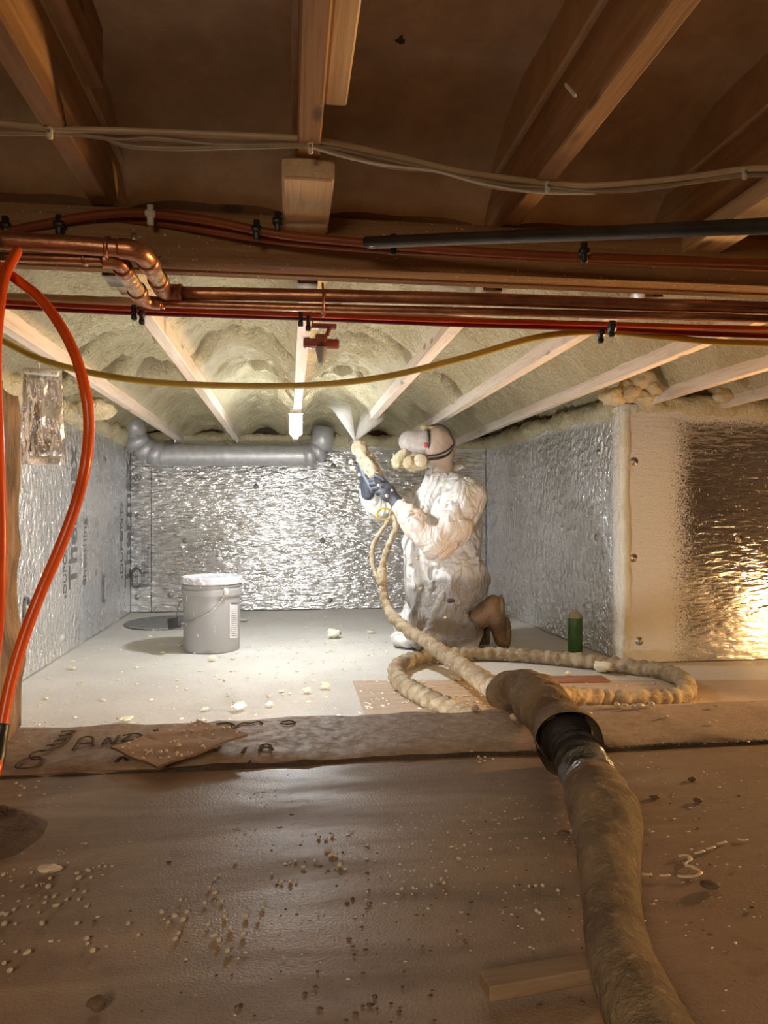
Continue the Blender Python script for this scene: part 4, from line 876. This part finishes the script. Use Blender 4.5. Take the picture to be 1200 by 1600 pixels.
# ---- head cover and respirator
hf = lambda G: U(sd_ell(G, L(686, 694), (.088, .098, .105)), sd_ell(G, L(676, 700), (.075, .085, .09)), sd_cap(G, L(690, 715), L(690, 742), .062, .070), k=.03)-.003*fbm((G.reshape(-1, 3)*22).astype(np.float32), 2, 6).reshape(G.shape[:-1])
add_sdf('hood', hf, L(650, 748, -.14), L(722, 655, .14), .006, M['hoodcloth'])
mask = bpy.data.objects.new('respirator', None); COL.objects.link(mask); mask.parent = person; LOC[mask.name] = PB+L(650, 695) @ ROT; mask.location = Vector(L(650, 695) @ ROT)
ax_ = (L(668, 693)-L(640, 688)); 
def vis(G):
    d = smax(sd_cap(G, L(664, 694), L(640, 690), .082, .060), -(G[..., 2]-L(0, 716)[2]), .01); d = smax(d, G[..., 2]-L(0, 670)[2]-.15*(G[..., 0]-L(650, 0)[0]), .008); return smax(d, G[..., 0]-L(668, 0)[0], .006)
add_sdf('visor', vis, L(612, 722, -.11), L(675, 660, .11), .0045, M['visor'], mask)
fr = [L(667+10*math.cos(t_)*.25, 693-24*math.sin(t_), -.088*math.cos(t_)) for t_ in np.linspace(0, 2*PI, 25)]
obj('frame', (lambda g: (toW(g[0]), g[1]))(tube(np.array(fr), .006, 8, 2, caps=False)), M['rubber'], mask)
strap1 = [L(667, 670, -.05), L(682, 665, -.06), L(696, 672, -.075), L(706, 688, -.06), L(706, 700, -.05), L(698, 712, -.075), L(684, 718, -.088), L(668, 720, -.085)]
obj('strap', (lambda g: (toW(g[0]), g[1]))(tube(np.array(strap1), .009, 8, 6, flat=.6)), M['rubber'], mask)
obj('strap', (lambda g: (toW(g[0]), g[1]))(tube(np.array([L(668, 714, -.085), L(684, 712, -.095), L(700, 704, -.085), L(707, 694, -.05)]), .0045, 8, 6)), M['rubber'], mask)
g_ = blob(L(664, 698, -.088), .012, 2, .1, 1, 2, (1, .35, 1.2)); obj('red_logo', (toW(g_[0]), g_[1]), M['red'], mask)
crust = lambda sc, am, s: (lambda G: am*fbm((G.reshape(-1, 3)*sc).astype(np.float32), 3, s).reshape(G.shape[:-1]))
cA = crust(34, .010, 3)
def cart(G): return U(sd_cap(G, L(641, 724, -.10), L(655, 722, -.07), .040, .040), sd_ell(G, L(650, 724, -.085), (.055, .035, .048)), k=.015)-cA(G)
add_sdf('filter_cartridge', cart, L(622, 745, -.17), L(672, 704, -.01), .004, M['foam_lump'], mask)
def cart2(G): return U(sd_ell(G, L(622, 722, .0), (.036, .05, .045)), sd_cap(G, L(628, 712, -.02), L(634, 706, -.02), .022, .02), k=.015)-cA(G)
add_sdf('filter_cartridge', cart2, L(606, 742, -.08), L(645, 694, .08), .004, M['foam_lump'], mask)
obj('filter_cap', (lambda g: (toW(g[0]), g[1]))(lathe([(0, .012), (.030, .011), (.034, .006), (.034, -.01)], L(655, 722, -.122), 24, (.25, -1, 0))), M['foam_pale'], mask)
add_sdf('foam_crust', lambda G: sd_ell(G, L(668, 669, -.02), (.045, .05, .012))-crust(60, .008, 8)(G), L(648, 680, -.09), L(690, 660, .05), .004, M['foam_lump'], mask)
# ---- boots
def boot(name, x, y, w_, lab=None):
    b = bpy.data.objects.new(name, None); COL.objects.link(b); b.parent = person; LOC[b.name] = PB+L(x, y, w_) @ ROT; b.location = Vector(L(x, y, w_) @ ROT)
    dx, dy = x-770, y-970
    Q = lambda a, c, ww=0: L(a+dx, c+dy, w_+ww)
    def leather(G): return U(sd_cap(G, Q(764, 938), Q(771, 968), .048, .045), sd_cap(G, Q(771, 968), Q(779, 992), .047, .044), sd_cap(G, Q(760, 946), Q(738, 962), .052, .056), k=.02)-.002*fbm((G.reshape(-1, 3)*30).astype(np.float32), 2, 7).reshape(G.shape[:-1])
    add_sdf('upper', leather, Q(715, 1012, -.09), Q(800, 915, .09), .005, M['boot'], b)
    def sole(G):
        d = U(sd_ell(G, Q(776, 942), (.020, .043, .062)), sd_ell(G, Q(786, 982), (.020, .052, .082)), k=.03); return d-.0012*np.sin(G[..., 2]*260)
    add_sdf('sole', sole, Q(762, 1014, -.08), Q(808, 918, .08), .004, M['sole'], b)
    obj('welt', (lambda g: (toW(g[0]), g[1]))(tube(np.array([Q(769+4*abs(math.sin(t_))+5*math.sin(t_*.5), 0, 0)*[1, 0, 0]+np.array([0, w_+.045*math.cos(t_*2), Q(0, 925+80*t_/PI)[2]]) for t_ in np.linspace(0.05, PI-.05, 14)]), .003, 6, 3)), M['sole'], b)
    return b
boot('boot', 772, 972, -.10); boot('boot', 748, 984, .10)
# ---- spray gun (held, so a thing of its own)
Wp = lambda *a: toW(np.array([L(*a)]))[0]
gun = thing('spray_gun', 'foam-crusted spray gun held up by the kneeling person', 'spray gun', Wp(585, 745, -.02))
cB = crust(30, .012, 13)
def barrel(G): return U(sd_cap(G, L(560, 699, -.03), L(590, 748, -.06), .036, .040), sd_cap(G, L(588, 745, -.07), L(602, 765, -.08), .028, .018), sd_ell(G, L(562, 700, -.03), (.038, .04, .03)), k=.02)-cB(G)
a_, b_ = np.minimum(L(540, 790, -.2), L(625, 680, .1)), np.maximum(L(540, 790, -.2), L(625, 680, .1))
V_, F_ = sdf_mesh(barrel, a_, b_, .004); obj('barrel', (toW(V_), F_), M['hose'], gun)
V_, F_ = tube(np.array([L(554, 691, -.03), L(559, 698, -.03)]), .010, 12, 1); obj('nozzle', (toW(V_), F_), M['white_plastic'], gun)
V_, F_ = tube(np.array([L(563, 722, -.01), L(571, 745, -.03), L(586, 770, -.07)]), .019, 12, 6); obj('handle', (toW(V_), F_), M['glove'], gun)
V_, F_ = tube(np.array([L(590, 742, -.09), L(603, 762, -.11), L(612, 790, -.12), L(614, 806, -.12)]), .012, 12, 6, step=.008, fn=wrap); obj('hose_fitting', (toW(V_), F_), M['hose'], gun)
V_, F_ = tube(np.array([L(572, 716, -.075), L(590, 736, -.10)]), .012, 12, 1); obj('air_cylinder', (toW(V_), F_), M['hose'], gun)
# ---- gloves, five separate fingers each
def glove(name, palm, fingers, thumb, cuff_, lo_, hi_):
    def fn(G):
        d = palm(G); d = U(d, cuff_(G), k=.02)
        fd = None
        for f in fingers:
            q = None
            for (a, ra), (b, rb) in zip(f[:-1], f[1:]):
                s_ = sd_cap(G, a, b, ra, rb); q = s_ if q is None else np.minimum(q, s_)
            fd = q if fd is None else np.minimum(fd, q)
        d = smin(d, fd, .006)
        q = None
        for (a, ra), (b, rb) in zip(thumb[:-1], thumb[1:]):
            s_ = sd_cap(G, a, b, ra, rb); q = s_ if q is None else np.minimum(q, s_)
        return smin(d, q, .008)
    g = add_sdf(name, fn, lo_, hi_, .0034, M['glove']); return g
# near hand: palm over the rear of the gun, fingers curling round its far side
cen = L(605, 772, -.125)
fing = []
for k_, ln in enumerate((.92, 1.05, 1.0, .82)):
    kn = L(594-k_*-.5+k_*2.2, 754+k_*6.2, -.150); m1 = kn+np.array([-.034*ln, -.006, .010]); m2 = m1+np.array([-.022*ln, .026, -.004]); tp = m2+np.array([.008, .022, -.008])
    fing.append([(kn, .0125), (m1, .0118), (m2, .0108), (tp, .0095)])
glove('glove', lambda G: U(sd_ell(G, L(607, 771, -.145), (.040, .028, .046)), sd_cap(G, L(598, 762, -.145), L(602, 775, -.148), .024, .024), k=.02), fing,
      [(L(606, 760, -.13), .015), (L(597, 750, -.12), .0135), (L(587, 744, -.11), .012)], lambda G: sd_cap(G, L(615, 780, -.15), L(628, 795, -.165), .032, .043), L(568, 812, -.22), L(645, 730, -.05))
fing = []
for k_, ln in enumerate((.9, 1.05, 1.0, .85)):
    kn = L(560.5+k_*2.6, 716+k_*6.0, .030); m1 = kn+np.array([-.022*ln, -.020, .004]); m2 = m1+np.array([.004, -.030*ln, .0]); tp = m2+np.array([.022, -.014, -.002])
    fing.append([(kn, .0120), (m1, .0115), (m2, .0105), (tp, .0095)])
glove('glove', lambda G: U(sd_ell(G, L(566, 734, .040), (.034, .030, .046)), k=.02), fing,
      [(L(572, 735, .03), .015), (L(578, 728, .01), .013), (L(582, 722, -.01), .012)], lambda G: sd_cap(G, L(569, 742, .05), L(575, 770, .10), .028, .042), L(540, 790, -.09), L(600, 690, .17))
for k_, (x, y, w_, r_) in enumerate(((549, 722, -.04, .012), (552, 733, -.04, .015), (562, 742, -.02, .010), (592, 760, -.178, .008), (604, 776, -.178, .009), (612, 768, -.176, .007))):
    g_ = blob(L(x, y, w_), r_, k_+40, .3, 2, 2, (1, .6, 1)); obj('foam_spot', (toW(g_[0]), g_[1]), M['chunk_s'], bpy.data.objects['glove' if k_ > 2 else 'glove.001'])
# ---- spray mist: one fan of fine droplets leaving the nozzle
t = NT('spray_mist'); t.t.nodes.remove(t.b)
vol = t.n('ShaderNodeVolumePrincipled'); sx = t.xyz((t.tc, 3))
vol.inputs['Color'].default_value = (.97, .97, .95, 1)
r_ = t.ramp((sx, 2), 0.0, .23, 1, .0); dn = t.math('MULTIPLY', t.math('POWER', r_, 1.8), 260.0)
t.put(vol, 'Density', t.math('MULTIPLY', dn, t.ramp(t.noise(30, t.co((1, 1, .3))), .2, .7, .5, 1.2))); vol.inputs['Anisotropy'].default_value = 0
t.l(vol, 0, t.out, 1)
tip = Wp(555, 690, -.03); V_, F_ = lathe([(.003, 0), (.022, .08), (.05, .19), (.075, .24), (0, .24)], (0, 0, 0), 24, Vector(tuple((L(536, 640, -.01)-L(555, 690, -.03)) @ ROT)).normalized()[:])
m_ = mesh_from('spray_mist', V_*[1, 1, 1], F_); m_.materials.append(t.m); mo = bpy.data.objects.new('spray_mist', m_); COL.objects.link(mo); mo.location = Vector(tip); LOC[mo.name] = tip
tag(mo, 'white fan of spray mist leaving the gun nozzle', 'mist', kind='stuff')
V_, F_ = lathe([(.004, 0), (.03, .08), (.06, .17), (.07, .22), (0, .22)], (0, 0, 0), 24, Vector(tuple((L(592, 640, .05)-L(562, 688, -.02)) @ ROT)).normalized()[:])
m2_ = t.m.copy(); m2_.name = 'spray_mist_thin'
for n_ in m2_.node_tree.nodes:
    if n_.type == 'MATH' and abs(n_.inputs[1].default_value-260) < 1: n_.inputs[1].default_value = 45
m_ = mesh_from('spray_mist', V_, F_); m_.materials.append(m2_); mo = bpy.data.objects.new('spray_mist', m_); COL.objects.link(mo); mo.location = Vector(tip); LOC[mo.name] = tip
tag(mo, 'thin drifting mist beside the joist right of the gun nozzle', 'mist', kind='stuff')
# ================================================================ CRUMBS AND BEADS
bm_ = mesh_from('foam_bead', *blob((0, 0, 0), 1, 1, .08, 1, 2, (1.05, .95, .80))); bm_.materials.append(M['bead'])
bm2 = mesh_from('foam_bead', *blob((0, 0, 0), 1, 5, .25, 1.6, 2, (1.35, .95, .75))); bm2.materials.append(M['bead'])
def bead(px, py, d, zz=None, name='foam_bead', me=None, label=None, group='foam beads on the front slab', cat='foam bead'):
    p_ = PZ(px, py, SL-.009 if zz is None else zz); z = np.dot(p_-CAM, FV); r_ = d/2*z/F_PX
    o = bpy.data.objects.new(name, me or (bm_ if random.random() < .6 else bm2)); COL.objects.link(o); o.scale = (r_, r_, r_); o.rotation_euler = (0, 0, random.random()*6)
    o.location = Vector(p_+[0, 0, r_*.62])
    if label is None:
        if zz is not None: label = 'small foam bead on the concrete footing strip'
        elif py < 1300: label = 'small foam bead on the slab between the cardboard and the mortar patch' if px < 250 else 'small foam bead on the slab near the footing right of centre'
        elif px < 240: label = 'small foam bead in the cluster at the left side of the slab'
        elif px < 415: label = 'plump foam bead in the cluster left of the slab centre'
        elif px < 560: label = 'foam bead in the small cluster at the slab centre'
        else: label = 'lone foam bead on the slab between the centre and the hose'
        group = 'beads: '+label
    return tag(o, label, cat, group)
NB = [(356,1488,9),(335,1464,9),(342,1472,9),(380,1462,9),(360,1452,10),(351,1434,7),(385,1433,9),(403,1437,7),(410,1419,7),(325,1447,8),(336,1397,7),(328,1388,6),(320,1413,7),(347,1410,6),(351,1425,6),(253,1427,7),(292,1427,7),(286,1440,9),(273,1433,8),(263,1443,6),(279,1460,7),(274,1469,8),(216,1463,6),(282,1408,6),(368,1348,6),
 (519,1337,8),(531,1354,9),(524,1337,7),(519,1307,6),(509,1312,5),(498,1310,6),(510,1330,6),(516,1328,5),(524,1338,6),(515,1338,5),(462,1346,6),(474,1356,6),(463,1377,5),(454,1378,8),(440,1379,6),(425,1366,5),(492,1346,5),(575,1321,5),(432,1378,5),
 (135,1469,8),(145,1488,9),(136,1476,6),(120,1445,7),(66,1445,9),(42,1491,9),(15,1519,9),(6,1507,7),(24,1489,6),(75,1388,9),(7,1446,9),(10,1430,7),(22,1423,6),(88,1417,8),(85,1402,7),(104,1407,6),(123,1407,6),(132,1395,6),(116,1393,6),(70,1412,6),(72,1403,5),(61,1427,5),(44,1418,5),(24,1445,5),(3,1429,6),(78,1374,6),(90,1361,6),(120,1366,6),(142,1373,6),(140,1362,5),(155,1355,5),(123,1374,7),(137,1361,6),(165,1355,5),(175,1355,5),(57,1385,5),(35,1386,5),(49,1365,5),(5,1369,7),(22,1360,4),(134,1320,5),(135,1418,5),(200,1445,7),
 (22,1283,5),(45,1289,5),(55,1232,4),(25,1225,5),(27,1326,5),(33,1229,4),(68,1243,5),(75,1256,4),(83,1250,4),(110,1248,4),(90,1262,4),(78,1265,4),(30,1245,5),(110,1232,4),(95,1232,4),(60,1222,4),(38,1233,5),
 (726,1322,5),(717,1343,6),(697,1362,5),(690,1375,6),(694,1381,6),(674,1385,6),(646,1389,6),(628,1390,6),(648,1361,4),(642,1362,4),(837,1385,6),(848,1385,6),(872,1393,6),(827,1386,5),(838,1425,7),(848,1438,6),(843,1428,6),(850,1311,4),(767,1328,4),(700,1302,4),(748,1184,5),(758,1184,4),(757,1190,4),(749,1192,4),(770,1187,4),(751,1187,4),(737,1175,4),(683,1115,5),(803,1125,13),(742,1110,12),(820,1117,5),(921,1116,6),(964,1104,9),(976,1104,7),(1000,1105,9),(990,1106,8),(1018,1103,9),(1041,1121,6),(1119,1104,5),(1118,1129,6),(641,1123,5),(619,1126,4)]
for x, y, d in NB:
    zz = SL+.003 if y < 1195-.04*x+20 and y < 1190 else None
    bead(x, y, d*1.05, zz)
for _ in range(60):
    u, v = random.random(), random.random(); q = (cq[1]*(1-u)+cq[2]*u)*(1-v)+(cq[0]*(1-u)+cq[3]*u)*v
    o = bpy.data.objects.new('foam_bead', bm_); r_ = random.uniform(.0016, .0032)*(1.5 if (u-.25)**2+(v-.3)**2 < .05 else 1); COL.objects.link(o); o.scale = (r_,)*3; o.location = Vector(q+[0, 0, .006+r_*.4])
    tag(o, 'small foam bead lying on the cardboard piece', 'foam bead', 'foam beads on the cardboard')
def scatter(name, n, reg, rr, mat, label, cat, zz, parent=None):
    gs = []
    bmv = bmesh.new(); bmesh.ops.create_icosphere(bmv, subdivisions=1, radius=1); V0 = np.array([v.co[:] for v in bmv.verts]); bmv.verts.index_update(); F0 = [[v.index for v in f.verts] for f in bmv.faces]; bmv.free()
    for k_ in range(n):
        px, py = reg(); p_ = PZ(px, py, zz); r_ = random.uniform(*rr)*random.uniform(.5, 1); sc = np.array([random.uniform(.7, 1.8), random.uniform(.7, 1.4), random.uniform(.25, .6)])
        gs.append((V0*(1+.25*RNG.standard_normal((len(V0), 1)).clip(-1, 1))*sc*r_+p_+[0, 0, r_*.2], F0))
    o = obj(name, merge(*gs), M[mat]); return tag(o, label, cat, kind='stuff')
scatter('dust_grains', 1500, lambda: (random.gauss(560, 430), 1165+abs(random.gauss(0, 150))), (.0009, .0022), 'bead', 'fine pale grains sprinkled over the front slab', 'debris', SL-.009)
scatter('dirt_specks', 240, lambda: (random.choice((random.gauss(520, 180), random.gauss(950, 160), random.gauss(560, 60))), random.uniform(1200, 1600)), (.001, .003), 'chip', 'dark specks of dirt on the front slab', 'debris', SL-.010)
scatter('dust_grains', 260, lambda: (random.uniform(0, 1200), random.uniform(1125, 1165)), (.001, .0025), 'bead', 'fine pale grains on the concrete footing', 'debris', SL+.001)
M['chunk'] = simple('foam_chunk', (.82, .79, .64), (.7, .66, .5), .7, ns=40, bump=.003)
def crumb_spot():
    y = 964+abs(random.gauss(0, 75)); return random.uniform(max(60, 222-(y-957)*1.6), 620), y
scatter('foam_crumbs', 420, crumb_spot, (.003, .010), 'chunk', 'tiny white foam crumbs on the far floor', 'debris', .004)
scatter('foam_crumbs', 300, lambda: (random.uniform(560, 1100), random.uniform(1062, 1110)), (.003, .008), 'chunk', 'tiny foam crumbs on the tan sheet inside the hose loop', 'debris', .009)
CH_ = [(522, 997, 22, 'white foam lump on the far floor left of the knees'), (372, 1108, 22, 'cream foam lump on the far floor above the cardboard'), (195, 1126, 24, 'flat pale foam lump near the footing at the left'), (508, 1075, 15, 'small foam lump at the left of the tan sheet corner'),
       (480, 1081, 12, 'tiny round foam lump left of the tan sheet corner'), (718, 1064, 25, 'white foam scrap between the crossing hoses'), (945, 1050, 30, 'fluffy cream foam lump inside the hose loop at the right'), (421, 1103, 12, 'small foam bit right of the cream lump'), (320, 1108, 12, 'small flat foam flake left of the cream lump'),
       (440, 1080, 9, 'foam flake in the middle of the far floor'), (332, 1032, 13, 'small foam crumb in front of the bucket'), (347, 1016, 9, 'white foam crumb at the foot of the bucket'), (380, 970, 14, 'flat foam flake right of the bucket'), (580, 989, 12, 'flat foam flake beside the knees'), (112, 1045, 12, 'foam flake beside the left wall'), (888, 1056, 12, 'brown foam crumb near the reddish scrap')]
for k_, (x, y, d, lb) in enumerate(CH_):
    p_ = PZ(x, y, .004); z = np.dot(p_-CAM, FV); r_ = d/2*z/F_PX; fl_ = .25 if 'flat' in lb or 'flake' in lb else .55
    g_ = blob((0, 0, 0), r_, k_+3, .45, 2.2, 3, (1, .8, fl_)); mn = g_[0][:, 2].min()
    tag(obj('foam_lump', (g_[0]+p_-[0, 0, mn], g_[1]), M['chunk']), lb, 'foam lump', 'foam lumps on the far floor')
g_ = blob(PZ(77, 1358, SL-.004), .011, 9, .3, 1.6, 3, (1.2, .8, .5)); tag(obj('foam_lump', g_, M['bead']), 'pale foam nugget on the slab among the beads at the left', 'foam lump')
g_ = blob(PZ(1110, 1382, SL-.006), .010, 8, .1, 1.2, 3, (1.2, .9, .4)); tag(obj('pebble', g_, M['chip']), 'flat dark pebble on the slab right of the hose', 'pebble')
g_ = blob(PZ(152, 1568, SL-.004), .008, 7, .3, 1.6, 3, (1, .9, .7)); tag(obj('dirt_clod', g_, M['chip']), 'brown dirt clod near the bottom left corner', 'dirt')
for k_, (x, y, lb) in enumerate(((1081, 1217, 'dark chip on the slab far right, nearest the footing'), (1090, 1250, 'dark sliver on the slab far right below the chip'), (1023, 1245, 'dark grit chip close to the right of the hose'), (880, 1301, 'brown splinter left of the lower hose'))):
    g_ = blob(PZ(x, y, SL-.006), .006, k_+60, .4, 2, 2, (1.3, .8, .5)); tag(obj('dirt_chip', g_, M['chip']), lb, 'dirt')
g_ = bar(PZ(385, 1198, SL-.005), PZ(391, 1189, SL-.005), .004, .004, bev=.001); tag(obj('dirt_chip', g_, M['scuff']), 'dark stick lying at the footing edge right of the cardboard', 'dirt')
# dried foam squiggle at the right
sq = [(1060, 1337), (1072, 1336), (1078, 1343), (1070, 1350), (1082, 1355), (1094, 1362), (1088, 1368), (1070, 1370), (1058, 1368)]
tag(obj('foam_squiggle', tube([PZ(x, y, SL-.008) for x, y in sq], .0028, 8, 6, flat=.4, fn=lambda Pp, s, a, rad: rad*(1+.4*fbm(Pp*90, 2, 3))), M['bead']), 'dried squiggle of pale foam on the slab right of the hose', 'foam')
for k_, (a, b) in enumerate((((1002, 1365), (1018, 1366)), ((1030, 1367), (1046, 1367)), ((1085, 1333), (1100, 1329)), ((1103, 1326), (1116, 1323)), ((1120, 1318), (1134, 1315)), ((1152, 1311), (1168, 1312)))):
    tag(obj('foam_dash', tube([PZ(*a, SL-.008), PZ((a[0]+b[0])/2, (a[1]+b[1])/2+1, SL-.008), PZ(*b, SL-.008)], .0024, 8, 3, flat=.4), M['bead']), 'short dash of dried foam in the trail beside the squiggle', 'foam', 'foam dashes right of the hose')
